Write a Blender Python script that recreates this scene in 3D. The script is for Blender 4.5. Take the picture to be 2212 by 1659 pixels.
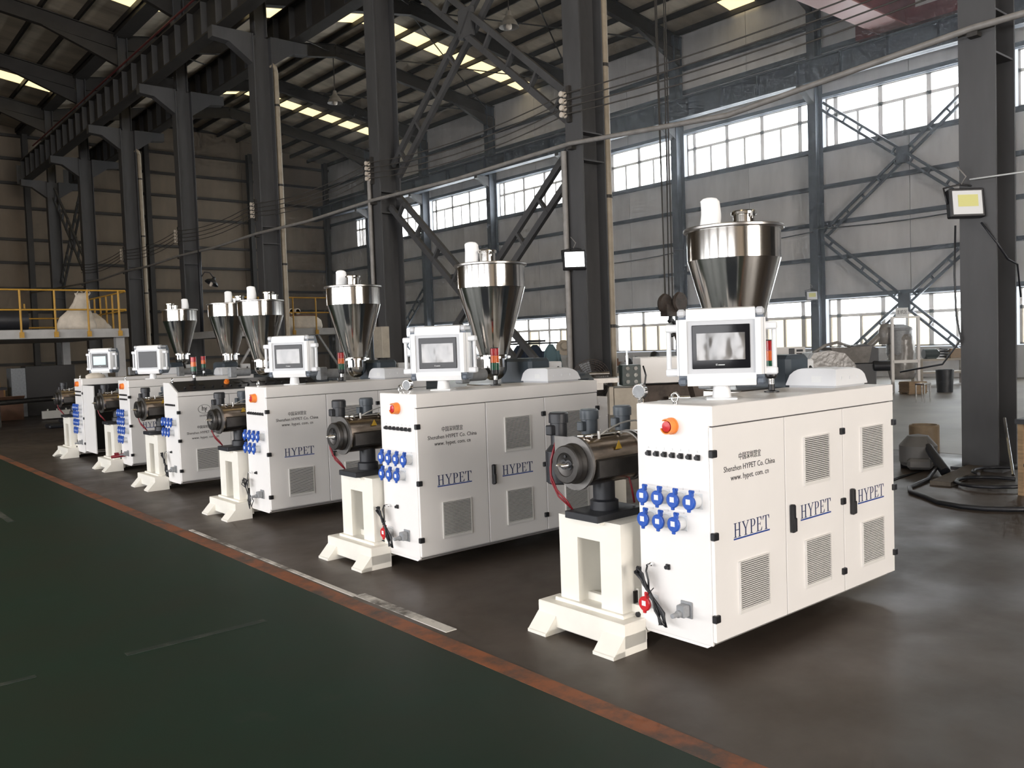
import bpy, math, random
from mathutils import Vector, Matrix
random.seed(7)
PI = math.pi
SC = bpy.context.scene
COL = SC.collection
for o in list(bpy.data.objects):
    bpy.data.objects.remove(o)

# ------------------------------------------------------------------ camera
cam = bpy.data.cameras.new('camera')
cam.sensor_fit = 'HORIZONTAL'
cam.sensor_width = 36.0
cam.lens = 1858.1 / 2212 * 36
cam.clip_end = 300
camo = bpy.data.objects.new('camera', cam)
COL.objects.link(camo)
RX = Vector((0.765, -0.643, -0.0347)); FW = Vector((0.6423, 0.7650, -0.0476))
RX = (RX - FW * RX.dot(FW) / FW.dot(FW)).normalized(); FW.normalize()
UP = RX.cross(FW)
M = Matrix((RX, UP, -FW)).transposed().to_4x4()
M.translation = Vector((0, 0, 1.75))
camo.matrix_world = M
SC.camera = camo

# ------------------------------------------------------------------ world, daylight and exposure
w = bpy.data.worlds.new('sky'); SC.world = w; w.use_nodes = True
w.node_tree.nodes['Background'].inputs[0].default_value = (0.80, 0.88, 1.0, 1)
w.node_tree.nodes['Background'].inputs[1].default_value = 1.0
SC.view_settings.view_transform = 'Standard'
SC.view_settings.look = 'None'
SC.view_settings.gamma = 1.0
SC.view_settings.use_curve_mapping = False
SC.view_settings.exposure = 0.28
SC.cycles.max_bounces = 6; SC.cycles.diffuse_bounces = 3; SC.cycles.glossy_bounces = 3; SC.cycles.transmission_bounces = 2; SC.cycles.transparent_max_bounces = 24; SC.cycles.volume_bounces = 1
SC.cycles.caustics_reflective = False; SC.cycles.caustics_refractive = False
SC.cycles.use_light_tree = False; SC.cycles.use_adaptive_sampling = True; SC.cycles.adaptive_threshold = 0.06; SC.cycles.adaptive_min_samples = 14

def area(name, loc, rot, sx, sy, power, col):
    l = bpy.data.lights.new(name, 'AREA'); l.shape = 'RECTANGLE'; l.size = sx; l.size_y = sy
    l.energy = power; l.color = col
    o = bpy.data.objects.new(name, l); COL.objects.link(o); o.location = loc; o.rotation_euler = rot
    return o
# daylight through the window bands of the wall on the far side of the aisle (behind and beside the camera), plus an added light at the rear
for k in range(5):
    area('daylight_window_low', (-8.35, -4.6 + 5.6*k, 2.3), (0, -PI/2, 0), 2.3, 4.2, 440, (0.98, 0.98, 1.0))
    area('daylight_window_high', (-8.35, -4.6 + 5.6*k, 9.6), (0, -PI/2 + 0.25, 0), 1.9, 4.2, 110, (0.98, 0.98, 1.0))
area('added_rear_light', (3.0, -21.6, 3.8), (PI/2, 0, 0), 12.0, 7.0, 4300, (1.0, 0.93, 0.86))  # added area light behind the camera, no gate built; brightens the door faces

# ------------------------------------------------------------------ mesh helpers
class MB:
    def __init__(s): s.v = []; s.f = []; s.sm = []
    def quad(s, *idx, smooth=False): s.f.append(idx); s.sm.append(smooth)
    def add(s, pts, faces, smooth=False):
        b = len(s.v); s.v += [tuple(p) for p in pts]
        for f in faces: s.f.append(tuple(b + i for i in f)); s.sm.append(smooth)
        return s
    def box(s, x0, x1, y0, y1, z0, z1, bev=0.0):
        if bev <= 0:
            return s.add([(x0,y0,z0),(x1,y0,z0),(x1,y1,z0),(x0,y1,z0),(x0,y0,z1),(x1,y0,z1),(x1,y1,z1),(x0,y1,z1)],
                  [(0,3,2,1),(4,5,6,7),(0,1,5,4),(1,2,6,5),(2,3,7,6),(3,0,4,7)])
        b = bev; lo = (x0,y0,z0); hi = (x1,y1,z1); pts = []; ix = {}
        for c in range(8):
            sg = [(c >> k) & 1 for k in range(3)]
            for ax in range(3):
                p = []
                for k in range(3):
                    e = hi[k] if sg[k] else lo[k]
                    if k != ax: e += -b if sg[k] else b
                    p.append(e)
                ix[(c, ax)] = len(pts); pts.append(p)
        fs = []
        def cc(a, b_, c_): return a | (b_ << 1) | (c_ << 2)
        for ax in range(3):
            o1, o2 = (ax+1) % 3, (ax+2) % 3
            for sd in (0, 1):
                f = []
                for (p, q) in ((0,0),(1,0),(1,1),(0,1)):
                    g = [0,0,0]; g[ax] = sd; g[o1] = p; g[o2] = q
                    f.append(ix[(cc(*g), ax)])
                fs.append(f if sd else f[::-1])
        for ax in range(3):
            o1, o2 = (ax+1) % 3, (ax+2) % 3
            for p in (0,1):
                for q in (0,1):
                    g0 = [0,0,0]; g0[o1] = p; g0[o2] = q; g1 = list(g0); g1[ax] = 1
                    f = [ix[(cc(*g0), o1)], ix[(cc(*g1), o1)], ix[(cc(*g1), o2)], ix[(cc(*g0), o2)]]
                    fs.append(f if p ^ q else f[::-1])
        for c in range(8):
            f = [ix[(c,0)], ix[(c,1)], ix[(c,2)]]
            fs.append(f if bin(c).count('1') % 2 else f[::-1])
        return s.add(pts, fs)
    def lathe(s, prof, c=(0,0,0), axis='z', n=24, shared=False, caps=True, a0=0, a1=2*PI):
        full = abs(a1 - a0 - 2*PI) < 1e-6
        def P(r, h, a):
            u, v = r*math.cos(a), r*math.sin(a)
            if axis == 'z': return (c[0]+u, c[1]+v, c[2]+h)
            if axis == 'x': return (c[0]+h, c[1]+u, c[2]+v)
            return (c[0]+v, c[1]+h, c[2]+u)
        m = n if full else n + 1
        def ring(r, h):
            b = len(s.v); s.v += [P(r, h, a0 + (a1-a0)*i/n) for i in range(m)]; return b
        rb = None
        for k in range(len(prof)-1):
            (r0,h0),(r1,h1) = prof[k], prof[k+1]
            A = rb if (shared and rb is not None) else ring(r0, h0)
            B = ring(r1, h1); rb = B
            for i in range(n):
                j = (i+1) % m if full else i+1
                s.f.append((A+i, A+j, B+j, B+i)); s.sm.append(True)
        if caps and full:
            for (r,h),fl in ((prof[0],True),(prof[-1],False)):
                if r > 1e-5:
                    b = ring(r, h); f = list(range(b, b+n)); s.f.append(tuple(f[::-1] if fl else f)); s.sm.append(False)
        return s
    def cyl(s, p0, p1, r0, r1=None, n=12, caps=True):
        r1 = r0 if r1 is None else r1
        p0 = Vector(p0); p1 = Vector(p1); d = (p1-p0).normalized()
        a = d.orthogonal().normalized(); b = d.cross(a)
        B0 = len(s.v)
        for (p, r) in ((p0,r0),(p1,r1)):
            s.v += [tuple(p + a*r*math.cos(2*PI*i/n) + b*r*math.sin(2*PI*i/n)) for i in range(n)]
        for i in range(n):
            j = (i+1) % n; s.f.append((B0+i, B0+j, B0+n+j, B0+n+i)); s.sm.append(n > 6)
        if caps:
            B1 = len(s.v); s.v += s.v[B0:B0+2*n]
            s.f.append(tuple(range(B1+n-1, B1-1, -1))); s.sm.append(False)
            s.f.append(tuple(range(B1+n, B1+2*n))); s.sm.append(False)
        return s
    def tube(s, path, r, n=8, closed=False):
        P = [Vector(p) for p in path]; m = len(P); prev = None; rings = []
        for i, p in enumerate(P):
            if closed: d = (P[(i+1) % m] - P[i-1]).normalized()
            else: d = (P[min(i+1, m-1)] - P[max(i-1, 0)]).normalized()
            if prev is None: a = d.orthogonal().normalized()
            else:
                a = prev - d*prev.dot(d); a = a.normalized() if a.length > 1e-6 else d.orthogonal().normalized()
            prev = a; b = d.cross(a); B = len(s.v); rings.append(B)
            s.v += [tuple(p + a*r*math.cos(2*PI*k/n) + b*r*math.sin(2*PI*k/n)) for k in range(n)]
        for i in range(m if closed else m-1):
            A, B = rings[i], rings[(i+1) % m]
            for k in range(n):
                j = (k+1) % n; s.f.append((A+k, A+j, B+j, B+k)); s.sm.append(True)
        if not closed:
            s.f.append(tuple(range(rings[0]+n-1, rings[0]-1, -1))); s.sm.append(False)
            s.f.append(tuple(range(rings[-1], rings[-1]+n))); s.sm.append(False)
        return s
    def prism(s, poly, axis, a0, a1):
        n = len(poly)
        def P(u, v, a): return (a,u,v) if axis == 'x' else ((u,a,v) if axis == 'y' else (u,v,a))
        pts = [P(u,v,a0) for u,v in poly] + [P(u,v,a1) for u,v in poly]
        fs = [tuple(range(n-1,-1,-1)), tuple(range(n,2*n))] + [(i,(i+1)%n,n+(i+1)%n,n+i) for i in range(n)]
        return s.add(pts, fs)
    def beam(s, p0, p1, w_, h_, up=(0,0,1)):
        p0 = Vector(p0); p1 = Vector(p1); d = (p1-p0).normalized(); u = Vector(up)
        sd = d.cross(u)
        if sd.length < 1e-4: sd = d.orthogonal()
        sd.normalize(); u = sd.cross(d)
        c = [sd*w_/2*a + u*h_/2*b for a,b in ((-1,-1),(1,-1),(1,1),(-1,1))]
        return s.add([p0+k for k in c] + [p1+k for k in c], [(0,3,2,1),(4,5,6,7),(0,1,5,4),(1,2,6,5),(2,3,7,6),(3,0,4,7)])
    def ibeam(s, p0, p1, w_, h_, t=0.025, up=(0,0,1)):
        p0 = Vector(p0); p1 = Vector(p1); d = (p1-p0).normalized(); u = Vector(up); sd = d.cross(u).normalized(); u = sd.cross(d)
        s.beam(p0, p1, t*.7, h_, up)
        for g in (-1, 1): s.beam(p0+u*g*(h_/2-t/2), p1+u*g*(h_/2-t/2), w_, t, up)
        return s
    def mesh(s, name, fix=True):
        me = bpy.data.meshes.new(name); me.from_pydata(s.v, [], s.f)
        me.polygons.foreach_set('use_smooth', s.sm)
        if fix:
            import bmesh
            bm = bmesh.new(); bm.from_mesh(me); bmesh.ops.recalc_face_normals(bm, faces=bm.faces); bm.to_mesh(me); bm.free()
        me.update(); return me

MATS = {}
def mat(name, col, rough=0.5, metal=0.0, var=0.0, scale=4.0, col2=None, bump=0.0, bscale=40.0, emit=None, estr=0.0, stretch=(1,1,1), coat=0.0, spec=0.5, detail=4.0, lo=0.35, hi=0.65, trans=0.0, alpha=1.0):
    if name in MATS: return MATS[name]
    m = bpy.data.materials.new(name); m.use_nodes = True; nt = m.node_tree; b = nt.nodes['Principled BSDF']
    c = (*col, 1); b.inputs['Base Color'].default_value = c
    b.inputs['Roughness'].default_value = rough; b.inputs['Metallic'].default_value = metal
    b.inputs['Specular IOR Level'].default_value = spec; b.inputs['Coat Weight'].default_value = coat
    b.inputs['Transmission Weight'].default_value = trans; b.inputs['Alpha'].default_value = alpha
    if var > 0 or col2 or bump > 0:
        tc = nt.nodes.new('ShaderNodeTexCoord'); mp = nt.nodes.new('ShaderNodeMapping'); mp.inputs['Scale'].default_value = stretch
        nt.links.new(tc.outputs['Object'], mp.inputs['Vector'])
    if var > 0 or col2:
        n = nt.nodes.new('ShaderNodeTexNoise'); n.inputs['Scale'].default_value = scale; n.inputs['Detail'].default_value = detail
        n.inputs['Roughness'].default_value = 0.62
        nt.links.new(mp.outputs['Vector'], n.inputs['Vector'])
        r = nt.nodes.new('ShaderNodeValToRGB'); r.color_ramp.elements[0].position = lo; r.color_ramp.elements[1].position = hi
        k2 = col2 if col2 else tuple(x*(1-var) for x in col)
        r.color_ramp.elements[0].color = (*k2, 1); r.color_ramp.elements[1].color = c
        nt.links.new(n.outputs['Fac'], r.inputs['Fac']); nt.links.new(r.outputs['Color'], b.inputs['Base Color'])
    if bump > 0:
        n2 = nt.nodes.new('ShaderNodeTexNoise'); n2.inputs['Scale'].default_value = bscale; n2.inputs['Detail'].default_value = 3
        nt.links.new(mp.outputs['Vector'], n2.inputs['Vector'])
        bp = nt.nodes.new('ShaderNodeBump'); bp.inputs['Strength'].default_value = bump; bp.inputs['Distance'].default_value = 0.02
        nt.links.new(n2.outputs['Fac'], bp.inputs['Height']); nt.links.new(bp.outputs['Normal'], b.inputs['Normal'])
    if emit:
        b.inputs['Emission Color'].default_value = (*emit, 1); b.inputs['Emission Strength'].default_value = estr
    MATS[name] = m; return m

WHITE = mat('white_paint', (0.84, 0.815, 0.79), 0.42, var=0.03, scale=2.0, coat=0.1)
CREAM = mat('cream_paint', (0.84, 0.81, 0.73), 0.5, var=0.06, scale=3.0)
CAPW = mat('light_grey_plastic', (0.70, 0.71, 0.73), 0.4)
HMIW = mat('panel_white', (0.82, 0.82, 0.82), 0.35)
HMIG = mat('panel_grey', (0.50, 0.51, 0.53), 0.4)
HMID = mat('panel_blue_grey', (0.10, 0.12, 0.15), 0.45)
STEEL = mat('polished_stainless', (0.74, 0.72, 0.69), 0.12, 1.0, var=0.12, scale=2.0, stretch=(6,6,.4))
STEELB = mat('brushed_stainless', (0.42, 0.40, 0.38), 0.3, 1.0, var=0.2, scale=6)
BRONZE = mat('heater_cover_steel', (0.46, 0.38, 0.31), 0.24, 1.0, var=0.45, scale=5, stretch=(1,4,4))
DARKST = mat('dark_machined_steel', (0.075, 0.07, 0.066), 0.42, 0.85, var=0.25, scale=12)
CHROME = mat('chrome', (0.85, 0.85, 0.85), 0.1, 1.0)
BLACK = mat('black_plastic', (0.012, 0.012, 0.014), 0.4)
BLACKM = mat('black_paint', (0.015, 0.016, 0.02), 0.45)
MOTOR = mat('blue_grey_motor_paint', (0.085, 0.10, 0.115), 0.4)
GEARB = mat('gearbox_paint', (0.045, 0.06, 0.075), 0.45)
BLUE = mat('blue_plastic', (0.018, 0.085, 0.42), 0.35)
SOCK = mat('socket_grey', (0.66, 0.67, 0.68), 0.4)
GREYM = mat('cast_grey', (0.30, 0.31, 0.32), 0.45, var=0.2, scale=20)
ORANGE = mat('orange_plastic', (0.90, 0.25, 0.035), 0.4)
RED = mat('red_plastic', (0.55, 0.015, 0.02), 0.35)
LRED = mat('lamp_red', (0.42, 0.01, 0.012), 0.25); LORG = mat('lamp_orange', (0.75, 0.13, 0.02), 0.25); LGRN = mat('lamp_green', (0.01, 0.09, 0.045), 0.25)
NAVY = mat('navy_ink', (0.015, 0.03, 0.10), 0.5); BLUEI = mat('blue_ink', (0.02, 0.06, 0.28), 0.5); INK = mat('black_ink', (0.02, 0.02, 0.022), 0.5)
PAPER = mat('sticker_paper', (0.75, 0.76, 0.76), 0.5)
YEL = mat('warning_yellow', (0.55, 0.33, 0.03), 0.45)
CLOTH = mat('white_filter_cloth', (0.84, 0.84, 0.83), 0.85, bump=0.5, bscale=10)
GLASSB = mat('black_screen_glass', (0.008, 0.008, 0.01), 0.06, spec=0.12)
FILM = mat('screen_protective_film', (0.17, 0.16, 0.15), 0.14, 0.0, bump=1.0, bscale=3.6, spec=0.5, stretch=(1,1,.6), col2=(.07,.066,.062), scale=7, lo=.4, hi=.6, detail=1)  # dark patches in the film colour imitate reflections
SCRON = mat('lit_screen', (0.02, 0.03, 0.03), 0.2, emit=(0.45, 0.66, 0.62), estr=0.75)
DIRTSLAT = mat('slat_white', (0.72, 0.70, 0.67), 0.5)
VENTDK = mat('vent_gap_shade', (0.05, 0.05, 0.05), 0.8)
REDW = mat('red_hose', (0.20, 0.012, 0.02), 0.4); GREYW = mat('braided_cable', (0.45, 0.44, 0.42), 0.4, 0.5)

COLUMN = mat('column_grey_paint', (0.070, 0.069, 0.071), 0.55, var=0.3, scale=1.5, stretch=(1,1,.25))
DKSTEEL = mat('blue_grey_paint_veil_tint', (0.062, 0.076, 0.100), 0.55, var=0.3, scale=2)  # blue-grey paint, tinted lighter and bluer for the veil of window light
ROOFST = mat('roof_steel_dark', (0.030, 0.026, 0.023), 0.6, var=0.3, scale=2)
WALLP = mat('wall_panel_grey', (0.68, 0.67, 0.67), 0.6, var=0.22, scale=0.7, stretch=(1,1.5,.35), detail=6)
WALLB = mat('end_wall_panel_tan', (0.23, 0.18, 0.13), 0.7, var=0.28, scale=0.5, stretch=(1.2,1,.4), detail=6)
PIPEB = mat('beige_downpipe', (0.36, 0.30, 0.22), 0.5, var=0.2, scale=4)
PIPEW = mat('grey_white_pipe', (0.26, 0.245, 0.23), 0.45, var=0.25, scale=5)
WIRE = mat('old_wire', (0.05, 0.045, 0.04), 0.7)
PORC = mat('porcelain', (0.62, 0.55, 0.47), 0.3)
WFRAME = mat('window_frame_glow', (0.80, 0.76, 0.72), 0.5)
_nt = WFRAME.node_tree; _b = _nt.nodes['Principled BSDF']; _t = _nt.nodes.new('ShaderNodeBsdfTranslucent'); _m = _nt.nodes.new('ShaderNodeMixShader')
_t.inputs['Color'].default_value = (.9,.88,.88,1); _m.inputs['Fac'].default_value = .11  # translucent share makes the frames glow, in place of window glare
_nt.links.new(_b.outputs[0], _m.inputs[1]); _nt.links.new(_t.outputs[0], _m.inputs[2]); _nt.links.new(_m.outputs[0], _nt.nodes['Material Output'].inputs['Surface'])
PANEW = mat('window_daylight_glass', (0.8, 0.8, 0.8), 0.2, emit=(0.90, 0.96, 1.0), estr=9)
PANEY = mat('window_frosted_glass', (0.8, 0.78, 0.7), 0.3, emit=(1.0, 0.93, 0.70), estr=1.1)
SKYL = mat('roof_light_sheet', (0.8, 0.7, 0.5), 0.4, emit=(1.0, 0.80, 0.42), estr=1.25)
CRANER = mat('crane_dark_red', (0.13, 0.028, 0.03), 0.5, var=0.3, scale=1)
YRAIL = mat('yellow_rail_paint', (0.50, 0.27, 0.03), 0.5, var=0.2, scale=8)
DECK = mat('platform_grey_paint', (0.42, 0.41, 0.40), 0.55, var=0.2, scale=2)
SACK = mat('sack_cloth', (0.74, 0.66, 0.56), 0.85, var=0.25, scale=3, bump=0.6, bscale=7)
WOOD = mat('crate_wood', (0.33, 0.22, 0.12), 0.7, var=0.35, scale=5, stretch=(1,1,8))
CARD = mat('cardboard', (0.17, 0.085, 0.05), 0.8, var=0.3, scale=4)
PLAST = mat('clouded_plastic_film', (0.30, 0.28, 0.26), 0.25, var=0.35, scale=4, bump=0.6, bscale=8, alpha=0.92)
TEAL = mat('teal_cloth', (0.10, 0.16, 0.18), 0.9); NAVC = mat('navy_cloth', (0.02, 0.03, 0.05), 0.9); STRAW = mat('straw', (0.35, 0.30, 0.24), 0.9)
RUST = mat('rusty_sheet', (0.10, 0.075, 0.06), 0.6, 0.3, var=0.5, scale=5)
BENCHW = mat('bench_beige', (0.42, 0.37, 0.30), 0.6, var=0.2, scale=4)
DGREEN = mat('dark_green_casting', (0.015, 0.028, 0.026), 0.4)
LEDOFF = mat('led_panel_off', (0.62, 0.60, 0.22), 0.4); LEDON = mat('led_panel_on', (1,1,1), 0.4, emit=(0.90, 0.97, 1.0), estr=14)
GRN = mat('green_bottle', (0.02, 0.10, 0.03), 0.15); AMB = mat('amber_bottle', (0.16, 0.12, 0.02), 0.15)

def obj(name, me, m=None, parent=None, loc=None, rot=None):
    if isinstance(me, MB): me = me.mesh(name)
    if m is not None and not me.materials: me.materials.append(m)
    o = bpy.data.objects.new(name, me); COL.objects.link(o)
    if parent is not None: o.parent = parent
    if loc is not None: o.location = loc
    if rot is not None: o.rotation_euler = rot
    return o
def empty(name, loc=(0,0,0), rz=0.0):
    o = bpy.data.objects.new(name, None); COL.objects.link(o); o.location = loc; o.rotation_euler = (0,0,rz); o.empty_display_size = .2
    return o
def tag(o, label, cat, group=None, kind=None):
    o['label'] = label; o['category'] = cat
    if group: o['group'] = group
    if kind: o['kind'] = kind
    return o
CACHE = {}
ORD = ['first','second','third','fourth','fifth','sixth','seventh','eighth','ninth','tenth','eleventh','twelfth']
def cached(key, fn):
    if key not in CACHE: CACHE[key] = fn().mesh(key)
    return CACHE[key]
def text_mesh(s, size, sx=1.0, align='LEFT', ext=0.0006):
    key = 'txt_%s_%s_%s_%s' % (s, size, sx, align)
    if key in CACHE: return CACHE[key]
    cu = bpy.data.curves.new('lettering', 'FONT'); cu.body = s; cu.size = size; cu.align_x = align; cu.extrude = ext; cu.resolution_u = 2
    o = bpy.data.objects.new('lettering_tmp', cu); COL.objects.link(o)
    dg = bpy.context.evaluated_depsgraph_get(); me = bpy.data.meshes.new_from_object(o.evaluated_get(dg))
    bpy.data.objects.remove(o); bpy.data.curves.remove(cu)
    me.transform(Matrix.Diagonal((sx, 1, 1, 1))); me.materials.clear(); me.name = 'lettering'
    CACHE[key] = me; return me

# ------------------------------------------------------------------ the hall
CY = [4.36, 11.25, 18.1, 24.85, 31.55, 38.15, 44.8, 51.4]          # frame lines along the hall
YEND, YREAR, XW, XL, XI = 58.0, -22.2, 31.5, -8.7, 11.4
RIDGE, EAVE = 16.95, 15.35

def floor_mat():
    m = bpy.data.materials.new('floor_concrete_dark'); m.use_nodes = True; nt = m.node_tree; b = nt.nodes['Principled BSDF']; L = nt.links.new
    tc = nt.nodes.new('ShaderNodeTexCoord')
    def noise(sc, det, rg=0.6):
        n = nt.nodes.new('ShaderNodeTexNoise'); n.inputs['Scale'].default_value = sc; n.inputs['Detail'].default_value = det; n.inputs['Roughness'].default_value = rg
        L(tc.outputs['Object'], n.inputs['Vector']); return n
    def ramp(fac, stops):
        r = nt.nodes.new('ShaderNodeValToRGB'); e = r.color_ramp.elements
        e[0].position, e[0].color = stops[0][0], (*stops[0][1], 1); e[1].position, e[1].color = stops[-1][0], (*stops[-1][1], 1)
        for p, c in stops[1:-1]:
            k = e.new(p); k.color = (*c, 1)
        L(fac, r.inputs['Fac']); return r
    big = ramp(noise(0.45, 6).outputs['Fac'], [(.3, (.040,.031,.024)), (.5, (.064,.049,.038)), (.7, (.092,.072,.057))])
    spot = ramp(noise(9.0, 8, .75).outputs['Fac'], [(.62, (0,0,0)), (.74, (1,1,1))])
    mix = nt.nodes.new('ShaderNodeMix'); mix.data_type = 'RGBA'
    ml = nt.nodes.new('ShaderNodeMath'); ml.operation = 'MULTIPLY'; ml.inputs[1].default_value = .35
    L(spot.outputs['Color'], ml.inputs[0]); L(ml.outputs[0], mix.inputs['Factor']); L(big.outputs['Color'], mix.inputs[6]); mix.inputs[7].default_value = (.13,.115,.10,1)
    L(mix.outputs[2], b.inputs['Base Color'])
    rr = ramp(noise(1.3, 5).outputs['Fac'], [(.3, (.34,.34,.34)), (.7, (.58,.58,.58))]); L(rr.outputs['Color'], b.inputs['Roughness'])
    b.inputs['Specular IOR Level'].default_value = .35
    return m
def green_mat():
    m = bpy.data.materials.new('green_floor_paint_worn'); m.use_nodes = True; nt = m.node_tree; b = nt.nodes['Principled BSDF']; L = nt.links.new
    tc = nt.nodes.new('ShaderNodeTexCoord')
    n = nt.nodes.new('ShaderNodeTexNoise'); n.inputs['Scale'].default_value = .8; n.inputs['Detail'].default_value = 8; n.inputs['Roughness'].default_value = .68; L(tc.outputs['Object'], n.inputs['Vector'])
    r = nt.nodes.new('ShaderNodeValToRGB'); e = r.color_ramp.elements
    e[0].position = .25; e[0].color = (.016,.022,.013,1); e[1].position = .62; e[1].color = (.009,.027,.016,1); k = e.new(.78); k.color = (.034,.036,.028,1)
    L(n.outputs['Fac'], r.inputs['Fac']); L(r.outputs['Color'], b.inputs['Base Color']); b.inputs['Roughness'].default_value = .55; b.inputs['Specular IOR Level'].default_value = .25
    return m
def worn(name, col, under, sc, lo, hi, rough=.6):
    m = bpy.data.materials.new(name); m.use_nodes = True; nt = m.node_tree; b = nt.nodes['Principled BSDF']; L = nt.links.new
    tc = nt.nodes.new('ShaderNodeTexCoord'); n = nt.nodes.new('ShaderNodeTexNoise'); n.inputs['Scale'].default_value = sc; n.inputs['Detail'].default_value = 7; n.inputs['Roughness'].default_value = .7
    L(tc.outputs['Object'], n.inputs['Vector']); r = nt.nodes.new('ShaderNodeValToRGB'); e = r.color_ramp.elements
    e[0].position = lo; e[0].color = (*under, 1); e[1].position = hi; e[1].color = (*col, 1)
    L(n.outputs['Fac'], r.inputs['Fac']); L(r.outputs['Color'], b.inputs['Base Color']); b.inputs['Roughness'].default_value = rough
    return m

fl = tag(obj('floor', MB().box(XL, XW+.1, YREAR, YEND, -.2, 0), floor_mat()), 'dark stained concrete floor of the factory hall', 'floor', kind='structure')
g = tag(obj('floor_painted_strip', MB().box(XL, 2.80, YREAR, YEND, 0, .0025), green_mat()), 'dark green painted aisle floor beside the orange line', 'floor', kind='structure')
tag(obj('trim_1', MB().box(2.80, 2.93, YREAR, 40, 0, .004), worn('orange_line_paint_worn', (.24,.075,.025), (.06,.042,.032), 3.0, .36, .56)), 'worn orange line painted along the edge of the green aisle', 'floor line', kind='structure')
WL = worn('white_line_paint_worn', (.58,.55,.50), (.10,.088,.075), 2.2, .40, .55)
b = MB(); b.box(2.975, 3.055, 4.25, 5.35, 0, .0045); b.box(2.955, 2.995, 5.35, 8.6, 0, .004)
tag(obj('trim_2', b, WL), 'worn white line running beside the orange floor line', 'floor line', kind='structure')
b = MB(); b.box(1.42, 2.28, 5.27, 5.325, .0025, .005); b.box(.35, .95, 5.29, 5.33, .0025, .005); b.box(1.72, 1.79, 10.6, 12.2, .0025, .005)
tag(obj('trim_3', b, worn('faded_line_paint', (.15,.145,.115), (.012,.022,.016), 2.2, .46, .70)), 'faded pale scuff line across the green floor', 'floor line', kind='structure')

tag(obj('floor_window_bay', MB().box(12.3, XW, YREAR, YEND, 0, .003), mat('sheen_pale_concrete', (.19,.165,.135), .5, col2=(.11,.095,.078), scale=.5, detail=7)), 'concrete floor of the bay beside the windows, coloured paler for window sheen', 'floor', kind='structure')  # paler slab stands in for window sheen and bounces light onto the wall
# --- walls
def grid_panels(parent, axis, fixed, th, spans, zs, m):
    """separate cladding sheets with a shadow gap"""
    for (a0, a1) in spans:
        for (z0, z1) in zs:
            g_ = .012
            key = 'sheet_%s_%.2f_%.2f' % (axis, a1-a0, z1-z0)
            if axis == 'x': me = cached(key, lambda: MB().box(-th, 0, g_, a1-a0-g_, g_/2, z1-z0-g_/2)); loc = (fixed, a0, z0)
            else: me = cached(key, lambda: MB().box(g_, a1-a0-g_, -th, 0, g_/2, z1-z0-g_/2)); loc = (a0, fixed, z0)
            obj('wall_panel', me, m, parent, loc)
WY = [-9.2, -2.4] + CY + [YEND]
wr = MB()
for z0, z1 in ((0, 1.1), (3.08, 8.85), (10.86, 15.6)): wr.box(XW+.02, XW+.1, YREAR, YEND, z0, z1)
wall_r = tag(obj('wall_right', wr, ROOFST), 'grey clad long wall with two bands of windows', 'wall', kind='structure')
spans = []
for i in range(len(WY)-1):
    m_ = (WY[i]+WY[i+1])/2; spans += [(WY[i], m_), (m_, WY[i+1])]
grid_panels(wall_r, 'x', XW+.02, .05, spans, [(0,1.1),(3.08,8.85),(10.86,15.6)], WALLP)
GIRT = [3.12, 4.62, 5.98, 7.40, 8.84, 10.90, 12.65, 13.7]
for z in GIRT:
    for i in range(len(WY)-1):
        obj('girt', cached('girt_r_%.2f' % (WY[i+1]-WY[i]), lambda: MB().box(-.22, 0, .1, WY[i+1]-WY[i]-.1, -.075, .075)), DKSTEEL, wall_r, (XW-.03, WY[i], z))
for kk, y in enumerate(WY[1:-1]):
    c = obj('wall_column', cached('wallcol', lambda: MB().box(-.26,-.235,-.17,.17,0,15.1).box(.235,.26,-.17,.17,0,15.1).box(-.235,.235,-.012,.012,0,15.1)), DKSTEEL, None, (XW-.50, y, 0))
    tag(c, ORD[len(WY)-3-kk] + ' blue-grey wall column between the window bays, counting from the end wall', 'column', 'columns along the window wall', 'structure')
    obj('bracket', cached('wallbracket', lambda: MB().prism([(-.26,10.55),(-.26,11.13),(-1.1,11.13),(-1.1,11.0),(-.95,10.95)], 'y', -.13, .13)), COLUMN, c)
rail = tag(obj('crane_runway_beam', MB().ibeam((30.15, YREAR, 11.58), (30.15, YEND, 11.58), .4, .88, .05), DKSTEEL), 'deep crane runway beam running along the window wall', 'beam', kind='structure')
obj('rail', MB().box(30.11, 30.19, YREAR, YEND, 12.02, 12.09), ROOFST, rail)
for i in range(34):
    obj('stiffener', cached('stiff_w', lambda: MB().box(-.19,-.02,-.01,.01,-.39,.39)), DKSTEEL, rail, (30.15, -1.0+1.75*i, 11.58))

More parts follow.
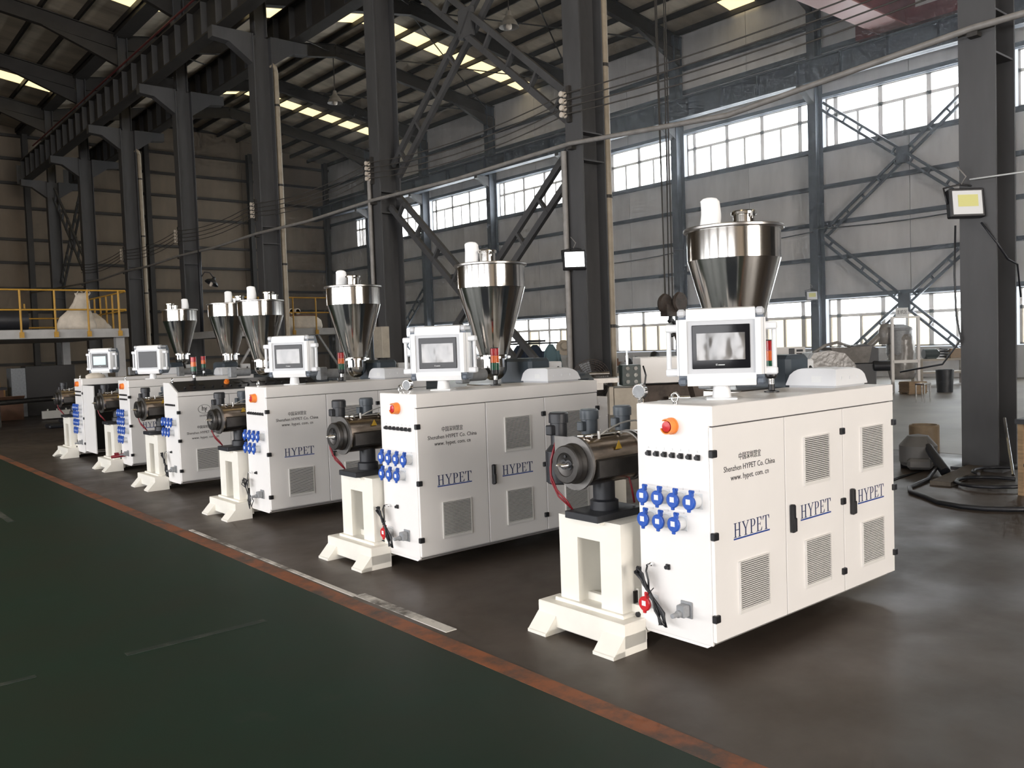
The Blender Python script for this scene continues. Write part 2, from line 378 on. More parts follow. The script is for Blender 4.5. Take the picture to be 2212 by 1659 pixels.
# windows: one frame per bay and band, each pane a piece of its own
def window(n, bay, y0, y1, z0, z1, zt, band):
    L_ = y1 - y0; t = .06; f = MB()
    xs = [0, .72]; wmod = (L_ - .72 - .42)/3
    for k in range(3): xs.append(.72 + wmod*(k+1))
    xs.append(L_)
    f.box(-.05,.05,0,L_,z0,z0+t).box(-.05,.05,0,L_,z1-t,z1).box(-.05,.05,0,L_,zt-.06,zt+.06)
    for x in xs: f.box(-.05,.05,max(0,x-.085),min(L_,x+.085),z0,z1)
    for k in range(3): xm = .72 + wmod*(k+.5); f.box(-.04,.04,xm-.05,xm+.05,z0,zt)
    key = 'wframe_%s_%.2f' % (band, L_)
    if key not in CACHE: CACHE[key] = f.mesh('window_frame')
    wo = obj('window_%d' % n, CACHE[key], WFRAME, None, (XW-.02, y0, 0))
    wo['kind'] = 'structure'; wo['category'] = 'window'; wo['group'] = 'window bays of the long wall'
    wo['label'] = '%s daylit window bay in the %s band, counting from the end wall' % (ORD[len(WY)-2-bay], 'upper' if band == 'u' else 'lower')
    cells = []
    for k in range(5):
        a, b_ = xs[k], xs[k+1]
        cells.append((a+.01, b_-.01, zt+.01, z1-.01))
        if k in (0, 4): cells.append((a+.01, b_-.01, z0+.01, zt-.01))
        else:
            m_ = (a+b_)/2; cells += [(a+.01, m_-.01, z0+.01, zt-.01), (m_+.01, b_-.01, z0+.01, zt-.01)]
    for (a, b_, c0, c1) in cells:
        yel = band == 'l' and c1 < zt and random.random() < .42
        key = 'pane_%.3f_%.3f_%d' % (b_-a, c1-c0, yel)
        obj('pane', cached(key, lambda: MB().box(-.006,.006,0,b_-a,0,c1-c0)), PANEY if yel else PANEW, wo, (.062, a, c0))
n = 0
for i in range(1, len(WY)-1):
    y0, y1 = WY[i]+.2, WY[i+1]-.2
    if i == len(WY)-2: y0, y1 = WY[i]+.2, WY[i]+2.6
    n += 1; window(n, i, y0, y1, 8.92, 10.80, 10.10, 'u')
    if i < len(WY)-2:
        n += 1; window(n, i, y0, y1, 1.13, 3.03, 2.37, 'l')
obj('wall_panel', MB().box(XW-.03, XW+.02, WY[-2]+2.62, YEND-.02, 8.85, 10.86), WALLP, wall_r)
obj('wall_panel', MB().box(XW-.03, XW+.02, WY[-2]+.02, YEND-.02, 1.1, 3.08), WALLP, wall_r)

wb = tag(obj('wall_back', MB().box(XL, XW+.1, YEND+.02, YEND+.1, 0, 17.2), ROOFST), 'tan clad end wall at the far end of the hall', 'wall', kind='structure')
px_ = [XL + 6.7*i for i in range(7)]
GZ = [0, 1.5, 3.1, 4.6, 5.98, 7.5, 8.87, 10.73, 12.17, 13.6, 14.95, 16.6]
grid_panels(wb, 'y', YEND+.02, .05, [(px_[i], px_[i+1]) for i in range(6)], [(GZ[k], GZ[k+1]) for k in range(len(GZ)-1)], WALLB)
for z in GZ[1:-1]:
    obj('girt', cached('girt_b', lambda: MB().box(XL, XW, -.2, 0, -.08, .08)), ROOFST, wb, (0, YEND-.04, z))
for kk, x in enumerate((XL+6.7, XL+13.4, 11.4, 18.3, 25.2, 31.0)):
    c = tag(obj('wall_column', cached('endcol', lambda: MB().box(-.15,.15,-.2,-.175,0,15.4).box(-.15,.15,.175,.2,0,15.4).box(-.01,.01,-.175,.175,0,15.4)), ROOFST, None, (x, YEND-.47, 0)), ORD[5-kk] + ' dark post of the tan end wall, counting from the window wall', 'column', 'posts of the end wall', 'structure')
tag(obj('wall_left', MB().box(XL-.1, XL, YREAR, YEND, 0, 15.6), WALLB), 'clad long wall beside the green aisle', 'wall', kind='structure')
tag(obj('wall_front', MB().box(XL, XW, YREAR-.1, YREAR, 0, 17.2), WALLB), 'clad end wall behind the photographer', 'wall', kind='structure')

# --- roof: two gables, sheets, purlins, roof lights, rafters
XR = [1.35, 21.45]; SL = (RIDGE-EAVE)/10.05
ROOFSH = mat('roof_sheet_dirty', (0.58, 0.50, 0.39), 0.7, var=0.55, scale=0.55, stretch=(.35,1.3,1), detail=8, lo=.3, hi=.7)
ceil = tag(obj('ceiling', MB().box(XL, XW, YREAR, YEND, 17.1, 17.2), ROOFST), 'stained sheet roof over the hall with dark purlins', 'roof', kind='structure')
SKY = [7.8, 21.4, 35.0, 48.6]; SKW = .62
strips = [YREAR] + [v for s_ in SKY for v in (s_-SKW, s_+SKW)] + [YEND]
k_ = 0
for xr in XR:
    for sg in (-1, 1):
        xa, xb = xr, xr + sg*10.05
        def slab(y0, y1, dz, th):
            return MB().prism([(xa, RIDGE+dz), (xb, EAVE+dz), (xb, EAVE+dz+th), (xa, RIDGE+dz+th)], 'y', y0, y1)
        for i in range(0, len(strips), 2): obj('roof_sheet', slab(strips[i], strips[i+1], 0, .04), ROOFSH, ceil)
        for s_ in SKY:
            obj('roof_light', slab(s_-SKW, s_+SKW, .01, .02), SKYL, ceil)
        for j in range(8):
            t = (j+.35)/7.6; x = xa + (xb-xa)*t; z = RIDGE + (EAVE-RIDGE)*t
            obj('purlin', cached('purlin', lambda: MB().box(-.035,.035,YREAR,YEND,-.24,-.01).box(-.035,.05,YREAR,YEND,-.24,-.22)), ROOFST, ceil, (x, 0, z))
for kk, y in enumerate([-2.4] + CY):
    for q, xr in enumerate(XR):
        rf = MB()
        for sg in (-1, 1):
            e0 = Vector((xr, y, RIDGE-.58)); e1 = Vector((xr+sg*9.85, y, EAVE-.55))
            rf.ibeam(e0, e1, .26, .62, .03)
            rf.prism([(xr+sg*9.9, EAVE-.9), (xr+sg*7.0, EAVE-.40), (xr+sg*9.9, EAVE-1.55)], 'y', y-.1, y+.1)
        r_ = tag(obj('roof_beam', rf, ROOFST), ORD[8-kk] + ' dark rafter over the %s roof, counting from the end wall' % ('green aisle', 'window bay')[q], 'beam', 'rafters under the roof', 'structure')
for (a, b_) in (((12.2,25.1,15.2),(21.2,31.3,16.4)), ((21.7,31.9,16.3),(30.8,38.1,14.9)), ((21.7,38.1,16.3),(30.8,31.9,14.9)), ((21.7,24.8,16.3),(30.8,31.3,14.9)), ((21.7,31.5,16.3),(30.8,25.0,14.9)), ((21.7,45.0,16.3),(30.8,38.6,14.9)), ((12.0,31.6,15.1),(21.2,38.2,16.3)), ((12,38.4,15.1),(21.2,45.0,16.3))):
    tag(obj('roof_tie_beam', MB().cyl(a, b_, .03, n=6), ROOFST), 'thin diagonal tie rod under the roof sheets', 'tie rod', 'roof tie rods', 'structure')
tag(obj('roof_gutter_beam', MB().box(11.1, 11.7, YREAR, YEND, 15.0, 15.2), ROOFST), 'valley gutter over the middle row of columns', 'gutter', kind='structure')

# --- middle row of columns with corbels, crane girders
def colmesh():
    b = MB()
    b.box(-.30,-.27,-.21,.21,0,11.2).box(.27,.30,-.21,.21,0,11.2).box(-.27,.27,-.012,.012,0,11.2)
    b.box(-.20,-.17,-.16,.16,11.2,15.1).box(.17,.20,-.16,.16,11.2,15.1).box(-.17,.17,-.01,.01,11.2,15.1)
    b.box(-.42,.42,-.3,.3,0,.03)
    return b
names = ['grey column carrying the floodlight with the yellow panel', 'tall grey column with lit floodlight behind the second extruder', 'tall grey column behind the third hopper, white conduit on its edge',
  'dark column with a beige downpipe behind the fourth hopper', 'dark column beside the thick hanging black cable', 'dark column with a beige downpipe beside the raised platform', 'dark column behind the platform railings', 'last dark column before the end wall']
for i, y in enumerate(CY):
    c = tag(obj('steel_column', cached('maincol', colmesh), COLUMN, None, (XI, y, 0)), names[i], 'column', 'middle row of columns', 'structure')
    for sg in (-1, 1):
        obj('corbel', cached('corbel%d' % sg, lambda: MB().prism([(sg*.3,10.35),(sg*1.0,10.85),(sg*1.5,10.9),(sg*1.5,11.22),(sg*.3,11.22)], 'y', -.16, .16)), COLUMN, c)
    for z in (5.0, 5.5): obj('stiffener_plate', cached('stiffpl', lambda: MB().box(-.27,.27,-.2,.2,-.012,.012)), COLUMN, c, (0,0,z))
for sg, nm in ((-1, 'crane girder along the middle columns on the aisle side'), (1, 'crane girder along the middle columns on the window side')):
    x = XI + sg*1.15
    gd = tag(obj('crane_girder_beam', MB().ibeam((x,-2,11.78),(x,YEND-6.0,11.78),.42,1.1,.05), ROOFST), nm, 'beam', kind='structure')
    for k in range(44):
        obj('stiffener', cached('stiff_g', lambda: MB().box(-.2,.2,-.012,.012,-.5,.5)), COLUMN, gd, (x, 4.4+1.13*k, 11.78))
tag(obj('red_conductor_beam', MB().cyl((10.3, 10, 12.75), (10.3, 50, 12.75), .035, n=8), CRANER), 'thin red conductor pipe above the crane girder', 'pipe', kind='structure')
for i in (1, 3, 5):
    y = CY[i]; top = 15.0 if i == 1 else 10.2
    b = MB().cyl((XI+.42, y-.12, .3), (XI+.42, y-.12, top), .085, n=12)
    if i != 1: b.tube([(XI+.42, y-.12, top), (XI+.40, y-.12, top+.12), (XI+.28, y-.12, top+.2)], .085, 12)
    d = tag(obj('downpipe', b, PIPEB), ['','tall pale downpipe fixed to the floodlit column','','beige downpipe on the column behind the fourth hopper','','beige downpipe on the column beside the raised platform'][i], 'pipe')
    for z in (2.0, 4.4, 6.8, 9.2): obj('clamp', cached('clampring', lambda: MB().cyl((0,0,-.03),(0,0,.03), .095, n=12)), ROOFST, d, (XI+.42, y-.12, z))
tag(obj('conduit_pipe', MB().cyl((11.02, 18.25, 0), (11.02, 18.25, 5.95), .05, n=10), PIPEW), 'white vertical conduit pipe clipped to the edge of a column', 'pipe')
tag(obj('conduit_pipe', MB().cyl((11.03, 11.45, 0), (11.03, 11.45, 5.2), .055, n=10), PIPEW), 'grey vertical conduit on the floodlit column', 'pipe')
pp = [(11.0, -2.4, 5.3)]
for i, y in enumerate(CY[:7]):
    if i: pp.append((11.0, y-3.4, 5.27-(.22 if i == 1 else .03)))
    pp.append((11.0, y, 5.3))
pp.append((11.0, 56, 5.6))
hp = tag(obj('air_pipe', MB().tube(pp, .042, 8), PIPEW), 'long grey pipe running from column to column', 'pipe')
for y in CY[:7]: obj('bracket', cached('pipebr', lambda: MB().box(0,.12,-.06,.06,-.1,-.05)), ROOFST, hp, (10.98, y, 5.3))

# wires on porcelain insulators
for k in range(4):
    z0 = 6.20 - .123*k; P = []
    ys = [-2.4] + CY[:7]
    for i in range(len(ys)-1):
        for j in range(8):
            t = j/8; P.append((10.98, ys[i]+(ys[i+1]-ys[i])*t, z0-.03*k*t*(1-t)-.75*t*(1-t)*(.5 if i < 2 else 1)))
    P.append((10.98, ys[-1], z0))
    tag(obj('overhead_wire', MB().tube(P, .012, 5), WIRE), ['topmost','second','third','lowest'][k] + ' of the four bare wires strung between the columns', 'wire')
for i, y in enumerate(CY[:6]):
    r_ = tag(obj('insulator_rack', MB().box(11.03, 11.1, y+.02, y+.1, 5.7, 6.35), ROOFST), ['rack of wire insulators on the yellow-lamp column','rack of four porcelain insulators on the floodlit column','rack of four porcelain insulators on the column behind the third hopper','rack of wire insulators on the column behind the fourth hopper','rack of wire insulators on the column beside the hanging black cable','rack of wire insulators on the column beside the platform'][i], 'insulator rack')
    for k in range(4):
        obj('insulator', cached('insul', lambda: MB().lathe([(.0,-.06),(.05,-.06),(.05,-.02),(.03,0),(.05,.02),(.05,.06),(0,.06)], axis='x', n=12)), PORC, r_, (10.98, y+.12, 6.20-.123*k))

# lattice bracing: two channels and battens
def lattice(a, b_, off, label, nb, m, w_=.11, group=None):
    a = Vector(a); b_ = Vector(b_); off = Vector(off); d = b_-a
    r_ = tag(empty('bracing_beam', a), label, 'brace', group, 'structure')
    for s_ in (-1, 1): obj('channel', MB().beam(off*s_, d+off*s_, w_, .09, up=(1,0,0)), m, r_)
    for k in range(nb):
        p = d*((k+.5)/nb); obj('batten', MB().beam(p-off*1.25, p+off*1.25, .06, .10, up=(1,0,0)), m, r_)
def cross(x, y0, y1, z0, z1, sep, labels, nb, m, w_=.11, gz=None):
    for (ya, yb), lb in zip(((y0, y1), (y1, y0)), labels):
        d = Vector((0, yb-ya, z1-z0)).normalized(); nrm = Vector((0, -d.z, d.y))
        lattice((x + (.12 if ya == y1 else 0), ya, z0), (x + (.12 if ya == y1 else 0), yb, z1), nrm*sep if not gz else Vector((gz,0,0)), lb, nb, m, w_)
    ym, zm = (y0+y1)/2, (z0+z1)/2
    tag(obj('gusset_beam', MB().box(x-.05, x+.05, ym-.22, ym+.22, zm-.3, zm+.3), m), 'gusset plate joining ' + labels[0].split(' rising')[0] + ' pair', 'brace', kind='structure')
cross(XI, CY[1]+.3, CY[2]-.3, 6.0, 11.1, .2, ['upper lattice brace of the middle columns rising to the far column','upper lattice brace of the middle columns rising to the near column'], 9, COLUMN, .13)
cross(XI, CY[1]+.3, CY[2]-.3, 0.1, 5.3, .2, ['lower lattice brace of the middle columns rising to the far column','lower lattice brace of the middle columns rising to the near column'], 9, COLUMN, .13)
cross(XI, CY[6]+.3, CY[7]-.3, 5.6, 10.6, .3, ['far lattice brace rising to the last column','far lattice brace rising to the seventh column'], 9, COLUMN, .1)
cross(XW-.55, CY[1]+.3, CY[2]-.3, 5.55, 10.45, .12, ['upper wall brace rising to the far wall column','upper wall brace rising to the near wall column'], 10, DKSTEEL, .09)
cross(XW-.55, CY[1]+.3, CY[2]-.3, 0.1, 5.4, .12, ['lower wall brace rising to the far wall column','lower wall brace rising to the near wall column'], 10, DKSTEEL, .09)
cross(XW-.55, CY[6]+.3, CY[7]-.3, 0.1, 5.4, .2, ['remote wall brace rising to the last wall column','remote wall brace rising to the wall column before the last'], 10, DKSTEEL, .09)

# overhead travelling crane with ropes and hook
cr = tag(obj('bridge_crane', MB().box(11.9, 30.6, 14.0, 14.9, 12.15, 13.3), CRANER), 'dark red overhead crane bridge spanning the window bay', 'crane')
obj('bottom_flange', MB().box(11.9, 30.6, 13.93, 14.97, 12.10, 12.15), mat('crane_flange_pink', (.26,.11,.10), .5), cr)
obj('end_truck', MB().box(29.85, 30.45, 12.0, 15.8, 12.10, 12.62), CRANER, cr)
obj('trolley', MB().box(16.9, 18.2, 13.9, 15.0, 13.3, 13.8), CRANER, cr)
for k, (dx, dy) in enumerate(((-.2,0),(0,.1),(.12,-.1),(.32,.1))):
    obj('rope', MB().cyl((17.45+dx, 14.45+dy, 12.2), (17.5+dx*.5, 14.45+dy, 2.75), .018, n=6), WIRE, cr)
hb = tag(obj('hook_block', MB().lathe([(0,-.06),(.24,-.06),(.27,0),(.24,.06),(0,.06)], (17.38,14.45,2.62), 'y', 20).lathe([(0,-.06),(.24,-.06),(.27,0),(.24,.06),(0,.06)], (17.78,14.3,2.66), 'y', 20).box(17.3,17.9,14.33,14.55,2.3,2.6), RUST), 'rusty double-sheave hook block hanging on crane ropes', 'hook')
obj('hook', MB().tube([(17.6+.16*math.cos(a), 14.45, 2.0+.2*math.sin(a)) for a in [2.2-.35*i for i in range(13)]], .05, 8), BLACKM, hb)
obj('shank', MB().cyl((17.55,14.45,2.15),(17.6,14.45,2.4), .05, n=8), BLACKM, hb)

# floodlights and pendant lamps
def floodlight(loc, rz, tilt, size, on, label):
    r_ = tag(empty('floodlight', loc), label, 'floodlight'); r_.rotation_euler = (tilt, 0, rz); s_ = size
    obj('housing', MB().box(-.5*s_,.5*s_,-.06*s_,.18*s_,-.42*s_,.42*s_,.03*s_), BLACK, r_)
    obj('reflector', MB().box(-.42*s_,.42*s_,-.075*s_,-.06*s_,-.34*s_,.34*s_), SOCK, r_)
    obj('led_panel', MB().box(-.27*s_,.30*s_,-.085*s_,-.075*s_,-.12*s_,.22*s_) if not on else MB().box(-.40*s_,.40*s_,-.085*s_,-.075*s_,-.32*s_,.32*s_), LEDON if on else LEDOFF, r_)
    obj('bracket', MB().tube([(-.52*s_,.05*s_,0),(-.52*s_,.2*s_,.5*s_),(0,.25*s_,.62*s_),(.52*s_,.2*s_,.5*s_),(.52*s_,.05*s_,0)], .03*s_, 6), BLACK, r_)
    obj('cable', MB().tube([(0,.2*s_,.6*s_),(.1*s_,.1*s_,.8*s_),(-.1*s_,.15*s_,1.1*s_)], .02*s_, 6), PIPEW, r_)
    return r_
floodlight((10.93, 4.42, 3.24), -PI*.22, -.12, .42, False, 'switched-off floodlight with yellow panel on the yellow-lamp column')
floodlight((10.90, 11.12, 3.2), -PI*.22, -.25, .42, True, 'lit white floodlight mounted on the grey column')
floodlight((30.55, 18.1, 3.18), -PI*.25, -.1, .45, False, 'small floodlight fixed to a wall column beside the windows')
floodlight((30.55, 31.6, 3.2), -PI*.25, -.1, .45, False, 'small dark floodlight on the wall column behind the second hopper')
for (x, y, z, lb) in ((21.45, 38.4, 13.9, 'pendant lamp hanging from the ridge in the far roof bay'), (21.45, 25.0, 13.6, 'pendant lamp hanging from the ridge in the nearer roof bay')):
    r_ = tag(empty('pendant_lamp', (x, y, z)), lb, 'lamp')
    obj('shade', MB().lathe([(.38,0),(.30,.18),(.12,.42),(.08,.6)], n=20, caps=False), PIPEW, r_)
    obj('bulb', MB().lathe([(0,-.1),(.1,-.06),(.12,.05),(.06,.2)], n=12, shared=True), PORC, r_)
    obj('cord', MB().cyl((0,0,.55), (0,0,16.1-z), .025, n=6), WIRE, r_)
r_ = tag(empty('swan_neck_lamp', (11.15, 28.9, 4.15)), 'dark lamp on a curved arm beside the hanging black cable', 'lamp')
obj('shade', MB().lathe([(.24,-.05),(.20,.02),(.06,.12),(.05,.2)], n=16, caps=False), BLACKM, r_, rot=(.0,.5,0))
obj('arm', MB().tube([(.05,0,.18),(-.05,.02,.33),(-.22,.05,.35),(-.32,.05,.2)], .018, 6), BLACKM, r_)
obj('bulb', MB().lathe([(0,-.16),(.05,-.12),(.05,0),(.03,.05)], n=10, shared=True), PORC, r_, rot=(0,.5,0))
tag(obj('hanging_cable', MB().tube([(11.0,29.5,5.30),(10.99,29.5,4.6),(11.0,29.55,3.6),(10.98,29.6,2.4)], .06, 8), BLACKM), 'thick black cable hanging down from the long pipe', 'cable')
tag(obj('hanging_cable', MB().tube([(11.05,4.6,3.0),(11.06,4.62,2.4),(11.05,4.60,1.9),(11.06,4.55,1.6),(11.0,4.75,1.3),(11.03,5.3,1.2)], .012, 6), BLACKM), 'thin black cable drooping down the yellow-lamp column', 'cable')
tag(obj('hanging_cable', MB().tube([(10.98,4.4,3.52),(10.95,3.6,3.5),(10.9,2.4,3.49),(10.9,1.0,3.52),(10.9,-2.0,3.6)], .010, 6), PAPER), 'thin white cable stretched from the switched-off floodlight', 'cable')
tag(obj('hanging_cable', MB().tube([(11.05,4.3,3.0),(11.1,4.15,2.75),(11.3,4.1,2.55),(11.6,4.1,2.5),(11.7,4.1,2.1)], .012, 6), BLACKM), 'thin black cable looping behind the switched-off floodlight', 'cable')
P = [(XW-.9, 11.2+6.8*k/8, 5.75-.5*(k/8)*(1-k/8)) for k in range(9)]
for k in range(3):
    tag(obj('wall_cable', MB().tube([(x-.05*k, y+(6.8 if k==1 else (13.6 if k == 2 else 0)), z-.12*k) for x,y,z in P], .025, 5), BLACKM), ['sagging black cable along the wall in the braced bay','sagging black cable along the wall beside the big hopper','sagging black cable along the wall behind the crane ropes'][k], 'cable')

# ------------------------------------------------------------------ the extruders
def hypet():
    """serif capitals HYPET, height 1, as flat outlines"""
    b = MB(); e = .04
    def R(x0,x1,y0,y1): b.box(x0,x1,y0,y1,0,e)
    def Q(p): b.prism(p, 'z', 0, e)
    X = 0
    for x in (.12,.58): R(X+x, X+x+.12, 0, 1)
    for x in (.02,.48):
        for y in (0,.96): R(X+x, X+x+.32, y, y+.04)
    R(X+.24, X+.58, .49, .54)
    X = .92
    Q([(X+.06,.97),(X+.2,.97),(X+.46,.44),(X+.36,.44)]); Q([(X+.40,.44),(X+.46,.44),(X+.74,.97),(X+.67,.97)])
    R(X+.35,X+.47,0,.46); R(X+.25,X+.57,0,.04); R(X,X+.3,.96,1); R(X+.56,X+.82,.96,1)
    X = 1.82
    R(X+.1,X+.22,0,1); R(X,X+.34,0,.04); R(X,X+.22,.96,1)
    n_ = 10
    for i in range(n_):
        a0 = PI/2 - PI*i/n_; a1 = PI/2 - PI*(i+1)/n_
        def o_(a): return (X+.36+.26*math.cos(a), .735+.265*math.sin(a))
        def i_(a): return (X+.36+.13*math.cos(a), .735+.225*math.sin(a))
        Q([i_(a0), o_(a0), o_(a1), i_(a1)])
    R(X+.22,X+.36,.96,1); R(X+.22,X+.36,.47,.51)
    X = 2.56
    R(X+.1,X+.22,0,1); R(X,X+.6,0,.04); R(X,X+.58,.96,1); R(X+.22,X+.46,.49,.53)
    Q([(X+.5,.04),(X+.62,.04),(X+.66,.26),(X+.63,.26)]); Q([(X+.58,.96),(X+.60,.74),(X+.57,.74),(X+.46,.96)]); R(X+.43,X+.47,.4,.62)
    X = 3.30
    R(X+.33,X+.45,0,1); R(X+.22,X+.56,0,.04); R(X+.02,X+.76,.96,1)
    Q([(X+.02,.96),(X,.72),(X+.03,.72),(X+.14,.96)]); Q([(X+.76,.96),(X+.78,.72),(X+.75,.72),(X+.64,.96)])
    return b
def hypet_mesh():
    if 'hypet' not in CACHE:
        me = hypet().mesh('lettering'); me.transform(Matrix.Diagonal((.33/4.08, .078, .02, 1))); CACHE['hypet'] = me
    return CACHE['hypet']
DOORROT = (PI/2, 0, 0); FRONTROT = (PI/2, 0, -PI/2)

def slat_mesh(): return MB().prism([(0,0),(-.007,-.0005),(-.007,.0042),(0,.0047)], 'x', .008, .272)
def vent(root, x, z, individual):
    f = obj('vent_grille', cached('vent_frame', lambda: MB().box(0,.28,-.004,0,0,.285).box(0,.008,-.011,-.004,0,.285).box(.272,.28,-.011,-.004,0,.285).box(.008,.272,-.010,-.004,0,.022).box(.008,.272,-.010,-.004,.279,.285)), DIRTSLAT, root, (x, 0, z))
    obj('backing', cached('vent_back', lambda: MB().box(.008,.272,-.0055,-.004,.022,.279)), VENTDK, f)  # dark backing stands in for the shadow under the louvre lips
    if individual:
        me = cached('slat', slat_mesh)
        for k in range(23): obj('slat', me, DIRTSLAT, f, (0, -.005, .026 + .0111*k))
    else:
        def all_(): 
            b = MB()
            for k in range(23): b.prism([(-.005,.026+.0111*k),(-.012,.0255+.0111*k),(-.012,.0302+.0111*k),(-.005,.0307+.0111*k)], 'x', .008, .272)
            return b
        s_ = obj('slat_set', cached('slats_all', all_), DIRTSLAT, f); s_['kind'] = 'stuff'

def sock_body():
    b = MB().box(-.006,0,-.041,.041,-.042,.042,.002)
    b.lathe([(.036,-.004),(.035,-.05),(.038,-.052),(.038,-.062)], axis='x', n=20)
    for y in (-.033,.033):
        for z in (-.033,.033): b.cyl((-.006,y,z),(-.009,y,z), .004, n=6)
    return b
def sock_cap():
    b = MB().lathe([(0,-.076),(.036,-.076),(.041,-.072),(.041,-.062),(0,-.062)], axis='x', n=20)
    b.box(-.078,-.05,-.022,-.006,.030,.062,.003); b.cyl((-.06,-.026,.058),(-.06,.002,.058), .008, n=8)
    b.box(-.076,-.062,-.010,.010,-.052,-.036,.003)
    return b
def sockets(root, rows, dark=False):
    for (z, ys) in rows:
        for y in ys:
            s_ = obj('power_socket', cached('sock', sock_body), SOCK, root, (0, y, z))
            obj('cap', cached('sockcap', sock_cap), BLUE, s_, rot=None)
            obj('sticker', cached('sockst', lambda: MB().box(-.0768,-.076,-.014,.014,-.010,.018)), PAPER, s_)

def operator_panel(root, loc, rz, screen):
    p = obj('operator_panel', cached('hmi_body', lambda: MB().prism([(-.10,.02),(-.10,.42),(-.06,.43),(.06,.43),(.10,.36),(.10,.06),(.05,.0),(-.06,.0)], 'x', -.232, .232)), HMID, root, loc, (0, 0, rz))
    prof_t = [(-.118,.362),(-.118,.392),(-.10,.428),(-.02,.436),(-.02,.362)]
    obj('frame_rail', cached('hmi_top', lambda: MB().prism(prof_t, 'x', -.187, .187)), HMIW, p)
    obj('frame_rail', cached('hmi_bot', lambda: MB().prism([(-.118,.066),(-.118,.035),(-.10,-.002),(-.02,-.008),(-.02,.066)], 'x', -.187, .187)), HMIW, p)
    for sg in (-1, 1):
        obj('side_rail', cached('hmi_side%d' % sg, lambda: MB().prism([(sg*.185,-.120),(sg*.215,-.118),(sg*.243,-.085),(sg*.247,.0),(sg*.185,.0)], 'z', .058, .372)), HMIW, p)
        h = MB()
        for z in (.075, .325):
            h.box(min(sg*.235,sg*.305), max(sg*.235,sg*.305), -.085, -.02, z-.022, z+.022, .008)
        h.cyl((sg*.288, -.055, .06), (sg*.288, -.055, .345), .014, n=10)
        if 'hmi_h%d' % sg not in CACHE: CACHE['hmi_h%d' % sg] = h.mesh('handle')
        obj('handle', CACHE['hmi_h%d' % sg], CAPW, p)
        for zz in (.385, .0): obj('corner_cap', cached('hmi_cc%d%d' % (sg, zz > .1), lambda: MB().box(min(sg*.188,sg*.236), max(sg*.188,sg*.236), -.114, .03, zz, zz+.045, .012)), HMIG if zz > .1 else HMID, p)
    obj('face_plate', cached('hmi_face', lambda: MB().box(-.187,.187,-.110,-.05,.064,.364)), HMIG, p)
    s_ = obj('screen', cached('hmi_scr', lambda: MB().box(-.157,.157,-.117,-.108,.094,.338,.003)), GLASSB, p)
    if screen == 'film': obj('screen_film', cached('hmi_film', lambda: MB().box(-.132,.130,-.119,-.1172,.142,.292)), FILM, p)
    elif screen == 'on': obj('screen_display', cached('hmi_on', lambda: MB().box(-.125,.125,-.119,-.1172,.142,.292)), SCRON, p)
    if screen != 'off': obj('lettering', text_mesh('▣ ▬▬▬', .012), PAPER, p, (-.03, -.1176, .112), (PI/2,0,0))
    obj('neck', cached('hmi_neck', lambda: MB().cyl((0,0,-.084),(0,0,.0), .055, .045, n=8).box(-.085,.085,-.085,.085,-.084,-.074,.003)), HMIW, p)
    return p

def lamp_tower(root, loc):
    p = obj('signal_tower', cached('tower_base', lambda: MB().lathe([(.046,0),(.046,.008),(.02,.014),(.02,.05)], n=16).lathe([(.026,.085),(.036,.10),(.036,.135)], n=16)), BLACK, root, loc)
    obj('pole', cached('tower_pole', lambda: MB().cyl((0,0,.05),(0,0,.085), .018, n=12)), CHROME, p)
    for z, m in ((.135, LGRN), (.197, LORG), (.259, LRED)):
        obj('lamp_segment', cached('tower_seg_' + m.name, lambda: MB().lathe([(.036,0),(.036,.06)], n=16)), m, p, (0,0,z))
    obj('cap', cached('tower_cap', lambda: MB().lathe([(.036,.319),(.034,.326)], n=16)), BLACK, p)

def fan_hood():
    b = MB(); nx, ny = 12, 12; Lx, Ly, H = .40, .36, .105
    def z(u, v):
        fu = 1 - max(0, (u-.55)/.45)**2.2; fv = 1 - max(0, (v-.60)/.40)**2.2; fn = .93+.07*min(1, v/.10)
        return .02 + H*max(0,fu)**.6*max(0,fv)**.6*fn
    for i in range(nx+1):
        for j in range(ny+1): u, v = i/nx, j/ny; b.v.append((u*Lx, v*Ly, z(u, v)))
    for i in range(nx):
        for j in range(ny): a = i*(ny+1)+j; b.f.append((a, a+ny+1, a+ny+2, a+1)); b.sm.append(False)
    for i in range(nx):
        for j in (0, ny):
            a, c = i*(ny+1)+j, (i+1)*(ny+1)+j; k = len(b.v); b.v += [(i/nx*Lx, j/ny*Ly, .012), ((i+1)/nx*Lx, j/ny*Ly, .012)]; b.f.append((a, c, k+1, k)); b.sm.append(False)
    for j in range(ny):
        for i in (0, nx):
            a, c = i*(ny+1)+j, i*(ny+1)+j+1; k = len(b.v); b.v += [(i/nx*Lx, j/ny*Ly, .012), (i/nx*Lx, (j+1)/ny*Ly, .012)]; b.f.append((a, c, k+1, k)); b.sm.append(False)
    return b

